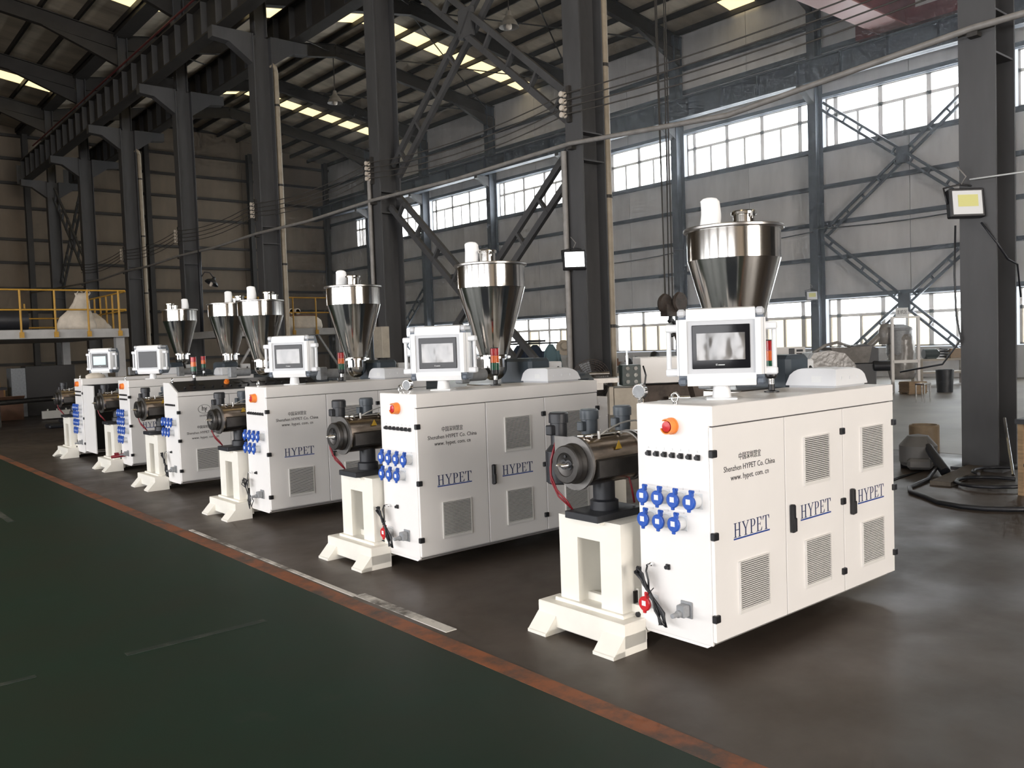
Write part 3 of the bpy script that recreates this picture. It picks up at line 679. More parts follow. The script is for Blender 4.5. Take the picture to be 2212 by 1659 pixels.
HOP = dict(r=.315)
def hopper(root, loc, bag, port, port2, tilt=0.0):
    h = obj('hopper', cached('hop_cone', lambda: MB().lathe([(.315,2.265),(.13,1.632)], n=48, caps=False).lathe([(.315,2.465),(.315,2.265)], n=48, caps=False).lathe([(.306,2.465),(.306,2.27)], n=48, caps=False)), STEEL, root, loc)
    obj('lid', cached('hop_lid', lambda: MB().lathe([(.334,2.462),(.338,2.468),(.338,2.482),(.332,2.487),(.0,2.505)], n=48)), STEELB, h)
    obj('throat', cached('hop_throat', lambda: MB().lathe([(.158,1.612),(.158,1.632)], n=32).lathe([(.122,1.612),(.122,1.53)], n=32, caps=False).lathe([(.122*math.cos(a*PI/16), 1.53-.125*math.sin(a*PI/16)) for a in range(9)], n=32, shared=True)), STEEL, h)
    def bagm():
        b = MB(); n_, m_ = 14, 9
        for k in range(m_):
            t = k/(m_-1); zz = 2.49 + .205*t; w_ = .066*(1 - .06*t**3 + .03*math.sin(6*t)); d_ = .045*(1-.45*t)
            for i in range(n_):
                a = 2*PI*i/n_; q = (1 + .05*math.sin(3*a+4*t))/(abs(math.cos(a))**3.5+abs(math.sin(a))**3.5)**(1/3.5)
                b.v.append((w_*math.cos(a)*q + .008*math.sin(3*t), d_*math.sin(a)*q, zz - (.03*(abs(math.cos(a))**3) if k == m_-1 else 0)))
        for k in range(m_-1):
            for i in range(n_): j = (i+1) % n_; b.f.append((k*n_+i, k*n_+j, (k+1)*n_+j, (k+1)*n_+i)); b.sm.append(True)
        b.f.append(tuple(range((m_-1)*n_, m_*n_))); b.sm.append(False)
        return b
    obj('filter_bag', cached('hop_bag', bagm), CLOTH, h, (bag[0], bag[1], 0), (tilt, 0, -.87))
    pm = lambda: MB().lathe([(.074,2.49),(.074,2.590)], n=24, caps=False).lathe([(.084,2.582),(.088,2.586),(.088,2.602),(.076,2.612),(0,2.616)], n=24)
    obj('inlet_port', cached('hop_port', pm), STEEL, h, (port[0], port[1], 0))
    obj('clamp', cached('hop_clamp', lambda: MB().box(-.012,.012,-.102,-.08,2.565,2.59).cyl((0,-.095,2.55),(0,-.095,2.60), .006, n=6)), CHROME, h, (port[0]-.03, port[1], 0))
    if port2: obj('inlet_port', cached('hop_port2', lambda: MB().lathe([(.035,2.49),(.035,2.55)], n=16, caps=False).lathe([(.045,2.55),(.045,2.565),(0,2.572)], n=16)), STEEL, h, (port2[0], port2[1], 0))
    return h

YB, ZB = .83, 1.045
def barrel(root, kind):
    c = (0, YB, ZB)
    cover = obj('barrel', cached('barrel_cover', lambda: MB().lathe([(.142,-.17),(.142,.245)], c, 'x', 36).lathe([(.146,.285),(.146,.80)], c, 'x', 36).lathe([(.150,.84),(.150,1.32)], c, 'x', 36).lathe([(.125,-.17),(.125,1.7)], c, 'x', 24)), BRONZE, root)
    obj('die_flange', cached('die_flange', lambda: MB().lathe([(.066,-.258),(.070,-.262),(.104,-.262),(.110,-.256),(.110,-.228),(.100,-.222),(.118,-.200),(.118,-.188)], c, 'x', 40, caps=False).lathe([(.066,-.258),(0,-.238)], c, 'x', 32, caps=False)), DARKST, cover)
    def fl():
        b = MB().lathe([(.118,-.19),(.156,-.19),(.156,-.172),(.1,-.172)], c, 'x', 40, caps=False)
        b.box(-.189,-.173, YB+.02, YB+.16, ZB+.02, ZB+.150); return b
    obj('barrel_flange', cached('barrel_flange', fl), mat('flange_steel', (.20,.19,.18), .42, .9, var=.2, scale=10), cover)
    obj('bore_shade', cached('bore_shade', lambda: MB().lathe([(.0,-.2555),(.029,-.2555),(.029,-.24),(0,-.24)], (0,YB-.021,ZB), 'x', 20).lathe([(.0,-.2550),(.029,-.2550),(.029,-.24),(0,-.24)], (0,YB+.021,ZB), 'x', 20).lathe([(0,-.2615),(.008,-.2615),(.008,-.25)], (0,YB+.0,ZB+.048), 'x', 10)), BLACK, cover)  # black discs stand in for the shade inside the open screw holes
    for sg in (-1, 1): obj('screw_tip', cached('tip%d' % sg, lambda: MB().lathe([(.0,-.312),(.004,-.310),(.017,-.266),(.017,-.25)], (0,YB+sg*.021,ZB), 'x', 16, caps=False)), CHROME, cover)
    obj('heater_band', cached('bands', lambda: MB().lathe([(.146,.238),(.150,.240),(.150,.252),(.146,.254)], c, 'x', 36).lathe([(.150,.278),(.154,.280),(.154,.292),(.150,.294)], c, 'x', 36).lathe([(.128,.25),(.128,.285)], c, 'x', 36)), STEELB, cover)
    obj('terminal_box', cached('termbox', lambda: MB().prism([(YB-.165,ZB-.075),(YB-.165,ZB+.02),(YB-.10,ZB+.04),(YB-.06,ZB-.11)], 'x', -.15, .235)), DARKST, cover)
    obj('warning_label', cached('warnlab', lambda: MB().prism([(.02,1.115),(.075,1.115),(.048,1.165)], 'y', -.001, .001)), YEL, cover, (0, YB-.1325, 0.0), (0,0,0))
    obj('lifting_clip', cached('clip', lambda: MB().cyl((-.12,YB-.02,ZB+.150),(.16,YB-.02,ZB+.150), .010, n=8).cyl((-.12,YB+.03,ZB+.148),(-.09,YB-.05,ZB+.150), .012, n=8).cyl((.16,YB+.03,ZB+.148),(.16,YB-.05,ZB+.150), .012, n=8)), CHROME, cover)
    def arc(x0, x1, y0, y1, z0, z1, hgt, n_=10): return [(x0+(x1-x0)*t/n_, y0+(y1-y0)*t/n_, z0+(z1-z0)*t/n_ + hgt*math.sin(PI*t/n_)) for t in range(n_+1)]
    obj('sensor_cable', cached('cab1', lambda: MB().tube(arc(-.03,.55,YB-.05,YB-.1,ZB+.15,ZB+.10,.09), .006, 6).tube(arc(.34,.52,YB-.06,YB-.1,ZB+.15,ZB+.02,.16), .006, 6).cyl((-.03,YB-.05,ZB+.13),(-.03,YB-.05,ZB+.175), .009, n=8)), GREYW, cover)
    obj('support_post', cached('post', lambda: MB().lathe([(.085,.745),(.085,.80),(.066,.81),(.066,.93)], (.05,YB,0), 'z', 20)), BLACKM, cover)
    obj('drip_tray', cached('tray', lambda: MB().box(-.15,.26,YB-.135,YB+.135,.705,.748,.004)), BLACKM, cover)
    # blowers behind the barrel
    def motor(): 
        b = MB().lathe([(.052,0),(.052,.07),(.060,.072),(.060,.125),(.052,.135)], n=20)
        b.box(-.085,-.04,-.02,.03,.0,.06,.006); return b
    for k, (x, m) in enumerate(((-.05, BLACKM), (.215, MOTOR), (.52, MOTOR), (.95, MOTOR))):
        if kind in ('old',) and k == 2: continue
        bl = obj('cooling_blower', cached('blow_' + m.name, motor), m, root, (x, 1.10, 1.185))
        obj('blower_housing', cached('blowh_' + m.name, lambda: MB().lathe([(.07,-.30),(.085,-.29),(.085,-.10),(.05,-.06),(.05,0)], n=18).box(-.06,.06,-.12,0,-.22,-.10)), m, bl)
    obj('red_hose', cached('rhose', lambda: MB().tube([(-.17,1.0,1.16),(-.185,1.03,1.05),(-.19,1.03,.96),(-.175,1.0,.87),(-.13,.96,.80),(-.10,.95,.75)], .007, 6).tube([(-.17,1.01,1.10),(-.18,1.045,1.0),(-.18,1.04,.92),(-.16,1.0,.83),(-.11,.95,.76)], .006, 6)), REDW, cover)
    obj('pipe_stub', cached('pst', lambda: MB().tube([(.20,YB-.05,.98),(.23,YB-.06,.85),(.26,YB-.05,.76)], .007, 6)), REDW, cover)
    # gearbox and feed end under and behind the hopper
    gb = obj('gearbox', cached('gearbox', lambda: MB().box(1.68,1.95,.60,1.06,.35,1.60,.03).lathe([(.17,1.32),(.17,1.70)], c, 'x', 24)), GEARB, root)
    def dm():
        b = MB().lathe([(.12,2.0),(.19,2.02),(.19,2.60),(.15,2.64)], (0,YB,1.24), 'x', 28).box(1.95,2.65,YB-.12,YB+.12,.32,1.1)
        for k in range(18):
            a = 2*PI*k/18; b.beam((2.08,YB+.195*math.cos(a),1.24+.195*math.sin(a)),(2.52,YB+.195*math.cos(a),1.24+.195*math.sin(a)), .012, .03, up=(0,math.cos(a),math.sin(a)))
        return b
    dmo = obj('drive_motor', cached('drivem', dm), MOTOR, root)
    obj('terminal_box', cached('dmt', lambda: MB().box(2.03,2.21,YB-.11,YB+.05,1.44,1.555,.012)), SOCK, dmo)
    obj('motor_cable', cached('dmc', lambda: MB().tube([(2.03,YB-.05,1.50),(1.95,YB-.10,1.47),(1.93,YB-.16,1.38),(1.97,YB-.2,1.25)], .012, 6).tube([(2.15,YB-.11,1.50),(2.12,YB-.17,1.45),(2.06,YB-.2,1.3)], .012, 6)), BLACK, dmo)
    obj('feed_block', cached('feedb', lambda: MB().box(1.22,1.62,YB-.16,YB+.16,.86,1.38,.01)), STEELB, root)
    obj('feeder_motor', cached('feedm', lambda: MB().cyl((1.30,YB-.02,1.47),(1.05,YB-.02,1.47), .055, n=16).box(1.0,1.1,YB-.07,YB+.03,1.40,1.55,.01)), GREYM, root)

def stand(root, dy):
    s_ = obj('stand', cached('stand_base', lambda: MB().box(-.185,.0,.48,1.19,.035,.176,.006).box(-.115,.36,.55,1.11,.172,.196,.004)), CREAM, root, (0, dy, 0))
    def colm():
        return MB().prism([(.575,.19),(.575,.706),(1.08,.706),(1.08,.19),(.925,.19),(.925,.585),(.74,.585),(.74,.19)], 'x', -.09, .34)
    obj('upright', cached('stand_col', colm), CREAM, s_)
    for y in (.48, 1.03):
        obj('foot', cached('stand_foot%d' % (y > 1), lambda: MB().prism([(-.275,0),(-.275,.012),(-.183,.11),(-.0,.11),(-.0,0)], 'y', y, y+.16).prism([(-.275,0),(-.275,.018),(-.24,.03),(-.18,.03),(-.18,0)], 'y', y, y+.16)), CREAM, s_)
    obj('lip', cached('stand_lip', lambda: MB().box(-.125,-.085,.70,.95,.690,.704)), CREAM, s_)
    fr = obj('base_frame', cached('base_frame', lambda: MB().box(.03,2.9,.56,.66,.05,.32).box(.03,2.9,1.0,1.1,.05,.32).box(2.5,2.9,.56,1.1,.0,.32).box(1.2,1.4,.56,1.1,.0,.32).box(-.012,.03,.50,1.14,.04,.24,.004)), CREAM, root)
    for z in (.09, .19): obj('bolt', cached('bolt', lambda: MB().cyl((-.025,.525,0),(-.012,.525,0), .016, n=6)), BLACK, fr, (0, 0, z))
    obj('cable_box', cached('cablebox', lambda: MB().box(.0,.30,.565,.58,.20,.31)), DARKST, s_)

def extruder(O, opt, label):
    root = tag(empty('twin_screw_extruder', O), label, 'extruder', 'extruders in a row')
    ind = opt.get('slats', False); old = opt.get('old', False)
    body = MB().box(.012,1.93,.028,.505,.135,1.21 if old else 1.283)
    obj('cabinet', cached('cab_body%d' % old, lambda: body), VENTDK if False else WHITE, root)
    if not old:
        obj('cabinet_top', cached('cab_top', lambda: MB().box(.0,1.945,-.002,.507,1.284,1.39,.004)), WHITE, root)
        obj('front_panel', cached('cab_front', lambda: MB().box(-.004,.014,.022,.507,.125,1.388,.003)), WHITE, root)
    else:
        obj('cabinet_top', cached('cab_top_old', lambda: MB().prism([(0,1.222),(0,1.268),(.285,1.39),(.507,1.39),(.507,1.222)], 'x', .0, 1.945)), WHITE, root)
        obj('front_panel', cached('cab_front_old', lambda: MB().prism([(.022,.125),(.022,1.27),(.285,1.388),(.507,1.388),(.507,.125)], 'x', -.004, .014)), WHITE, root)
        cp = obj('control_console', cached('console', lambda: MB().prism([(.012,1.278),(.010,1.288),(.276,1.402),(.28,1.392)], 'x', .015, 1.93)), BLACKM, root)
        random.seed(3)
        for k in range(15):
            x = .12 + .12*k; y = .06 + .05*(k % 3); z = 1.284 + (y-.012)*.43
            if k in (1,2,6,7,8,9,10,11,12): obj('gauge_window', cached('gw', lambda: MB().box(-.035,.035,-.03,.03,0,.012)), PAPER if k > 6 else DARKST, cp, (x, .17, 1.352), (.41,0,0))
            obj('switch', cached('swk', lambda: MB().lathe([(.014,0),(.014,.02),(.008,.028)], n=10)), CHROME if k % 2 else BLACK, cp, (x, .07, 1.312), (.41,0,0))
        obj('emergency_button', cached('eb_old', lambda: MB().lathe([(.035,0),(.035,.03)], n=16).lathe([(.022,.03),(.026,.05),(0,.055)], n=16)), ORANGE, cp, (.70, .16, 1.352), (.41,0,0))
    obj('bottom_tray', cached('cab_tray', lambda: MB().prism([(.03,.127),(.49,.127),(.47,.108),(.06,.108)], 'x', .0, 1.9)), WHITE, root)
    obj('door_gap_shade', cached('gapshade%d' % old, lambda: MB().box(.012,1.932,.0225,.0275,.15,1.212 if old else 1.281)), BLACK, root)  # black sheet behind the doors, puts shade into the gaps around them
    # doors
    zt = 1.216 if old else 1.278
    edges = [(.0,.662),(.668,1.298),(1.304,1.943)]
    for k, (a, b_) in enumerate(edges):
        me = cached('door%d%d' % (k, old), lambda: MB().box(0, b_-a, 0, .022, .147, zt, .003))
        d = obj('door', me, WHITE, root, (a, 0, 0))
        if opt.get('open') and k == 0: d.location = (a-.0, .0, 0); d.rotation_euler = (0, 0, -PI/2)
        if k: obj('handle', cached('dhandle', lambda: MB().box(-.016,.016,-.028,0,.613,.775,.007).box(-.011,.011,-.036,-.02,.62,.70,.004)), BLACK, d, (.048 if k == 1 else .083, 0, 0))
        hx = (0.004, b_-a-.012, b_-a-.004)[k]
        if old: hs = (1.02,.66,.28)
        else: hs = (1.142,.710,.276)
        for z in hs: obj('hinge', cached('dhinge', lambda: MB().box(-.024,.020,-.016,.012,-.020,.020,.004)), BLACK, d, (hx, 0, z))
    D = 0.0
    if not opt.get('open'):
        for (x, z) in ((.203,.256),(.852,.256),(1.510,.256),(.852,.860),(1.510,.860)):
            vent(root, x, z, ind)
        for x in (.168, .816, 1.472):
            if old: continue
            l_ = obj('lettering', hypet_mesh(), NAVY, root, (x, -.0004, .674), DOORROT)
            obj('underline', cached('uline', lambda: MB().box(0,.332,-.0016,0,-.012,-.004)), BLUEI, root, (x, 0, .674))
        if opt.get('text', True):
            z = 1.088 if not old else .80
            obj('lettering', text_mesh('中国深圳慧宜', .043, .80, 'CENTER'), INK, root, (.328, -.0006, z), DOORROT)
            obj('lettering', text_mesh('Shenzhen HYPET Co. China', .043, .96, 'CENTER'), INK, root, (.328, -.0006, z-.055 if not old else z-.068), DOORROT)
            obj('lettering', text_mesh('www. hypet. com. cn', .043, .95, 'CENTER'), INK, root, (.328, -.0006, z-.105 if not old else z-.132), DOORROT)
        if old:
            lg = obj('logo', MB().lathe([(.072,-.0006),(.077,-.0006),(.077,.0),(.072,.0)], axis='y', n=40, caps=False), INK, root, (.329, -.0006, 1.043)); lg.scale = (1.06, 1, .74)
            obj('lettering', text_mesh('hy', .095, .8, 'CENTER'), INK, root, (.329, -.001, 1.022), (PI/2, 0, 0))
            obj('lettering', text_mesh('HYPET', .036, 1.2, 'CENTER'), INK, root, (.329, -.0006, .945), DOORROT)
    else:
        for (x, z) in ((.852,.256),(1.510,.256),(.852,.860),(1.510,.860)): vent(root, x, z, False)
    # front panel fittings
    if not old:
        zz = opt.get('estop_z', 1.275)
        eb = obj('emergency_stop', cached('estop', lambda: MB().lathe([(.044,-.012),(.042,-.05),(.036,-.05),(.036,-.012)], axis='x', n=24, a0=.9, a1=2*PI-.3).lathe([(.046,0),(.046,-.014),(0,-.014)], axis='x', n=24)), ORANGE, root, (-.004, .258, zz))
        bt = obj('button', cached('estopb', lambda: MB().lathe([(.018,-.012),(.018,-.034),(.028,-.036),(.028,-.048),(0,-.052)], axis='x', n=18)), RED, eb)
    if 'strips' in opt:
        for z in opt['strips']: obj('socket_strip', cached('strip', lambda: MB().box(-.02,0,-.17,.17,-.012,.012,.004)), BLACK, root, (-.004, .26, z))
    else:
        for k in range(7):
            y = .421 - .0557*k
            obj('signal_jack', cached('jack', lambda: MB().box(-.012,0,-.013,.013,-.015,.015,.002).lathe([(.011,-.012),(.011,-.026)], axis='x', n=10)), BLACK, root, (-.004, y, 1.117))
            obj('lettering', text_mesh('A123456'[k], .018, 1, 'CENTER', .0003), HMIG, root, (-.0045, y+.004, 1.142), FRONTROT)
    sockets(root, opt['socks'])
    for (z, ys) in opt['socks'][:2] if ind else ():
        for k, y in enumerate(ys):
            if z > .85 and k == 0: continue
            obj('lettering', text_mesh(str(k if z > .85 else 4+k), .016, 1, 'CENTER', .0003), HMIG, root, (-.0045, y-.02, z+.05), FRONTROT)
    if opt.get('low', True):
        obj('signal_jack', cached('jack', None), BLACK, root, (-.004, .306, .500))
        obj('cable_gland', cached('gland', lambda: MB().lathe([(.012,0),(.012,-.02),(.007,-.024),(.007,-.05)], axis='x', n=10)), CHROME, root, (-.004, .418, .497))
    hc = obj('heavy_connector', cached('hcon', lambda: MB().box(-.010,0,-.038,.038,-.045,.045,.003).box(-.062,-.010,-.028,.028,-.032,.032,.006).lathe([(.020,-.06),(.020,-.075),(.013,-.085),(.013,-.12)], (0,.005,-.012), 'x', 12)), GREYM, root, (-.004, .185, .29))
    if opt.get('redplug'):
        rp = obj('red_plug', MB().cyl((-.02,.31,.262),(-.20,.38,.235), .032, .022, n=14).box(-.16,-.10,.33,.36,.27,.30), REDW, root)
    if opt.get('redsock'):
        s_ = obj('power_socket', cached('sock', None), SOCK, root, (-.004, .425, .285)); obj('cap', CACHE['sockcap'].copy(), None, s_)
        s_.children[0].data.materials.clear(); s_.children[0].data.materials.append(RED)
        obj('sticker', cached('sockst', None), PAPER, s_)
    cb = opt.get('coil')
    if cb:
        def coil(kind):
            b = MB(); rnd = random.Random(5)
            if kind == 'tied':
                b.tube([(-.02,.418,.50),(-.05,.417,.50),(-.07,.41,.47),(-.065,.40,.42),(-.07,.395,.37)], .0055, 6)
                for k in range(7):
                    o1, o2 = rnd.uniform(-.014,.014), rnd.uniform(-.014,.014)
                    b.tube([(-.075+o2,.47+o1,.455),(-.085+o1,.455+o2,.485),(-.08,.435+o1*.6,.455),(-.075+o1*.5,.405+o2*.5,.375),(-.075+o2*.5,.375+o1*.5,.34),(-.08+o1,.335+o2,.27),(-.085,.30+o1,.205+o2),(-.075,.28+o1*.6,.20+o1),(-.07,.30+o2,.26),(-.07,.37,.335),(-.07,.42+o2,.39),(-.075+o2,.47+o1,.455)], .0065, 6)
                b.tube([(-.07,.40,.36),(-.10,.37,.36),(-.08,.35,.39)], .003, 5)
            else:
                b.tube([(-.02,.418,.50),(-.05,.42,.495),(-.06,.42,.44),(-.06,.42,.40)], .005, 6)
                for k in range(6):
                    o1 = rnd.uniform(-.05,.05); o2 = rnd.uniform(-.04,.04)
                    b.tube([(-.07,.44+o1,.43),(-.08+o2*.3,.47+o1,.40+o2),(-.075,.44,.34),(-.07,.40,.27),(-.075,.37+o1*.6,.20+o2*.5),(-.08,.33+o1*.5,.16+o2),(-.07,.32+o1,.22),(-.07,.38,.29),(-.07,.41,.35),(-.07,.42+o1,.43)], .005, 6, closed=True)
            return b
        obj('coiled_cable', cached('coil_' + cb, lambda: coil(cb)), BLACK, root, (0, opt.get('coil_dy', 0), 0))
    obj('eyebolt', cached('eyebolt', lambda: MB().tube([(0,.024*math.cos(a*PI/8),.036+.024*math.sin(a*PI/8)) for a in range(16)], .007, 8, closed=True).cyl((0,0,0),(0,0,.014), .014, n=12)), CHROME, root, (.035, .262, 1.39 if not old else 1.39))
    # top equipment
    if 'hmi' in opt: operator_panel(root, (.44, .255, 1.474), opt['hmi'], opt['screen'])
    if 'tower' in opt: lamp_tower(root, opt['tower'])
    if not old:
        fh = obj('roof_fan_hood', cached('fan_hood', fan_hood), CAPW, root, (1.48, .14, 1.392))
        obj('gasket', cached('fan_gasket', lambda: MB().box(.01,.38,.01,.34,-.002,.014)), HMIG, fh)
        obj('sticker', cached('fan_stk', lambda: MB().box(-.0012,0,.10,.17,.035,.075)), PAPER, fh)
        for k in range(3): obj('clip', cached('fan_clip', lambda: MB().box(-.004,.004,-.003,.002,0,.02)), CAPW, fh, (.07+.10*k, -.001, .05))
    bx, by = opt['bag']
    hopper(root, (opt['hx'], .835, opt.get('hz', 0)), opt['bag'], opt['port'], opt.get('port2'), opt.get('bagtilt', 0))
    barrel(root, 'old' if old else 'new')
    stand(root, opt.get('sdy', 0))
    if opt.get('gauge'):
        gg = obj('pressure_gauge', MB().lathe([(.045,-.02),(.048,-.018),(.048,.02),(0,.02)], (0,0,0), 'x', 24), CHROME, root, (.585, 1.0, 1.41), (0,0,.3))
        obj('gauge_stem', MB().cyl((0,0,-.21),(0,0,-.04), .012, n=10).cyl((0,0,-.11),(0,0,-.05), .016, n=6), CHROME, gg)
        obj('gauge_face', MB().lathe([(0,-.021),(.038,-.021)], (0,0,0), 'x', 24, caps=False), GREYM, gg)
    if opt.get('rear'):
        rc = obj('rear_cover', cached('rearc', lambda: MB().box(1.948,2.09,.01,.50,.15,1.235,.004)), WHITE, root)
        for k in range(9):
            for x in (1.985, 2.075): obj('rivet', cached('rivet', lambda: MB().lathe([(.006,0),(.004,-.004),(0,-.005)], axis='y', n=8)), WHITE, rc, (x, .01, .22+.12*k))
    return root

S2 = [(.886, (.425,.32,.212,.105)), (.756, (.424,.317,.21))]
S4 = [(.893, (.41,.315,.22,.125)), (.768, (.41,.315,.22,.125)), (.632, (.41,.315,.22,.125)), (.492, (.41,.315,.22))]
extruder((3.62, 2.725, 0), dict(slats=True, socks=S2, hmi=-.93, screen='film', tower=(1.037,.32,1.39), hx=1.40, bag=(-.125,.10), port=(.13,.0), coil='tied', redsock=True, gauge=True),
  'white twin-screw extruder at the head of the row, largest of the six')
extruder((3.60, 5.42, 0), dict(slats=True, socks=S2, hmi=-.93, screen='film', tower=(1.037,.32,1.39), hx=1.44, bag=(-.14,.10), port=(-.05,-.02), coil='tied', coil_dy=.02, redsock=True, gauge=True, rear=True, sdy=-.04),
  'second white twin-screw extruder in the row, counting from the biggest one')
extruder((3.655, 8.2, 0), dict(slats=True, socks=S2, hmi=-.93, screen='film', tower=(1.037,.32,1.39), hx=1.52, bag=(-.16,.10), port=(-.02,-.04), port2=(.07,.0), coil='loose', bagtilt=-.06),
  'third white twin-screw extruder with coiled black cable on its front panel')
extruder((3.72, 10.97, 0), dict(old=True, socks=S2, strips=(1.11,), tower=(.34,.33,1.39), hx=1.52, bag=(-.09,.09), port=(.12,-.02), port2=(.2,-.08), coil='tied', coil_dy=.0),
  'white extruder with sloping black control console and oval logo')
extruder((3.855, 13.45, 0), dict(socks=S4, strips=(1.17,1.105), estop_z=1.30, hmi=-.93, screen='off', tower=(1.25,.32,1.39), hx=1.90, hz=.10, bag=(.03,.02), port=(.16,-.14), port2=(.1,-.1), low=False, redplug=True, text=False),
  'fifth white extruder with four rows of blue sockets and red plug')
extruder((3.84, 16.03, 0), dict(socks=S4, strips=(1.17,1.105), estop_z=1.30, hmi=-.93, screen='on', tower=(1.25,.32,1.39), hx=2.0, hz=.13, bag=(.10,-.02), port=(-.14,.1), port2=(-.06,.02), low=False, open=True, text=False),
  'farthermost white extruder in the row, its cabinet door open and screen lit')

# ------------------------------------------------------------------ things around the machines
def rails(root, pts_posts, z0, z1, segs, m=None):
    for (x, y) in pts_posts:
        p = obj('post', MB().cyl((x,y,z0-.16),(x,y,z1), .026, n=8).box(x-.05,x+.05,y-.05,y+.0,z0-.20,z0-.06), YRAIL, root)
    for (a, b_) in segs: obj('rail_tube', MB().cyl(a, b_, .022, n=8), YRAIL, root)
pf = tag(obj('raised_platform', MB().box(-2.0, 7.05, 24.3, 31.0, 2.27, 2.50, .01), DECK), 'grey raised platform with yellow railings and a bulk bag on it', 'platform')
for x in (6.9, 3.2, -.6):
    for y in (24.7, 30.6): obj('support_column', MB().box(x-.11,x+.11,y-.11,y+.11,0,2.27), DECK, pf)
px = [6.82, 6.06, 5.28, 4.5, 3.7, 2.9, 2.1, 1.3]
rails(pf, [(x, 24.28) for x in px], 2.5, 3.50, [((1,24.28,3.50),(7.0,24.28,3.50)), ((1,24.28,3.0),(7.0,24.28,3.0))])
rails(pf, [(7.0, 24.3+.6*k) for k in range(1, 7)], 2.5, 3.48, [((7.0,24.28,3.48),(7.0,28.2,3.48)), ((7.0,24.28,2.98),(7.0,28.2,2.98))])
rails(pf, [(4.6, 29.6), (5.6, 29.6)], 2.5, 3.45, [((3,29.6,3.0),(6.9,29.6,3.0)), ((3,29.6,2.72),(6.9,29.6,2.72))])
def blob(rings, n=20, seed=1, amp=.08):
    """closed draped body from (z, rx, ry, cx, cy) rings with folds"""
    b = MB(); rnd = random.Random(seed); ph = [rnd.uniform(0, 6.28) for _ in range(6)]; m_ = len(rings)
    for k, (z, rx, ry, cx, cy) in enumerate(rings):
        for i in range(n):
            a = 2*PI*i/n; q = 1 + amp*(math.sin(3*a+ph[0]+k*.5) + .7*math.sin(5*a+ph[1]-k*.4) + .5*math.sin(8*a+ph[2]))
            b.v.append((cx+rx*q*math.cos(a), cy+ry*q*math.sin(a), z + .25*amp*ry*math.sin(2*a+ph[3])*(0 if k == 0 else 1)))
    for k in range(m_-1):
        for i in range(n): j = (i+1) % n; b.f.append((k*n+i, k*n+j, (k+1)*n+j, (k+1)*n+i)); b.sm.append(True)
    b.f.append(tuple(range(n-1,-1,-1))); b.sm.append(False); b.f.append(tuple(range((m_-1)*n, m_*n))); b.sm.append(False)
    return b
bb = tag(obj('bulk_bag', blob([(2.502,.48,.42,6.05,25.4),(2.62,.50,.45,6.05,25.4),(2.85,.42,.40,6.05,25.4),(3.05,.28,.30,6.12,25.4),(3.25,.20,.22,6.17,25.4),(3.42,.16,.16,6.2,25.4),(3.5,.20,.12,6.22,25.4)], 24, 2, .05), SACK), 'pale tied bulk bag standing on the raised platform', 'bag')
obj('strap', MB().tube([(6.05,25.3,3.46),(6.1,25.28,3.58),(6.2,25.3,3.52)], .015, 6).tube([(6.25,25.3,3.48),(6.32,25.3,3.6),(6.4,25.32,3.5)], .015, 6), SACK, bb)
tag(obj('sack', blob([(2.502,.34,.3,6.75,26.2),(2.6,.36,.32,6.75,26.2),(2.8,.28,.26,6.68,26.2),(3.0,.14,.14,6.6,26.2)], 18, 4, .06), SACK), 'smaller slumped sack beside the bulk bag', 'bag')
tag(obj('black_pipe', MB().lathe([(.30,-1.6),(.30,0),(.26,0),(.26,-1.6)], (4.9,25.7,2.805), 'x', 28), BLACKM), 'large black pipe lying on the raised platform', 'pipe')
p2 = tag(obj('raised_platform', MB().box(10.35, 14.4, 25.6, 29.0, 2.24, 2.46, .01), DECK), 'second grey platform with yellow railing behind the third hopper', 'platform')
for x in (10.5, 14.2): obj('support_column', MB().box(x-.1,x+.1,25.7,25.9,0,2.24), DECK, p2)
obj('brace', MB().beam((10.6,25.8,1.2),(11.3,25.8,2.24), .06,.06).beam((14.1,25.8,1.2),(13.4,25.8,2.24), .06,.06), DECK, p2)
rails(p2, [(x, 25.58) for x in (10.5, 11.3, 12.45, 13.25, 14.1)], 2.46, 3.44, [((10.4,25.58,3.44),(14.3,25.58,3.44)), ((10.4,25.58,2.96),(14.3,25.58,2.96))])
for k, (x, y, lb) in enumerate(((12.35, 26.3, 'gathered white sack mouth lying on the second platform'), (13.2, 26.4, 'long pale sack lying on the second platform'))):
    tag(obj('sack', blob([(2.462,.42+.2*k,.3,x,y),(2.56,.46+.2*k,.33,x,y),(2.75,.44+.2*k,.3,x,y),(2.88,.28+.2*k,.18,x,y)], 20, 8+k, .06), SACK), lb, 'bag')
bx = tag(obj('storage_box', MB().box(12.6,14.2,27.3,28.3,2.462,2.98,.01), CARD), 'brown storage box behind the sacks on the second platform', 'box')
for k in range(3): tag(obj('cardboard_tube', MB().lathe([(.10,-.9),(.10,0),(.075,0),(.075,-.9)], (13.0+.22*k,28.15,3.085), 'y', 16), SACK), ['end','middle','outer'][k] + ' cardboard tube of three lying on the storage box', 'tube')
tag(obj('junction_box', MB().box(10.88,11.09,17.72,18.12,1.50,2.25,.01).cyl((10.875,17.92,1.9),(10.86,17.92,1.9), .02, n=8), BENCHW), 'beige electrical box mounted on the column behind the third hopper', 'box')

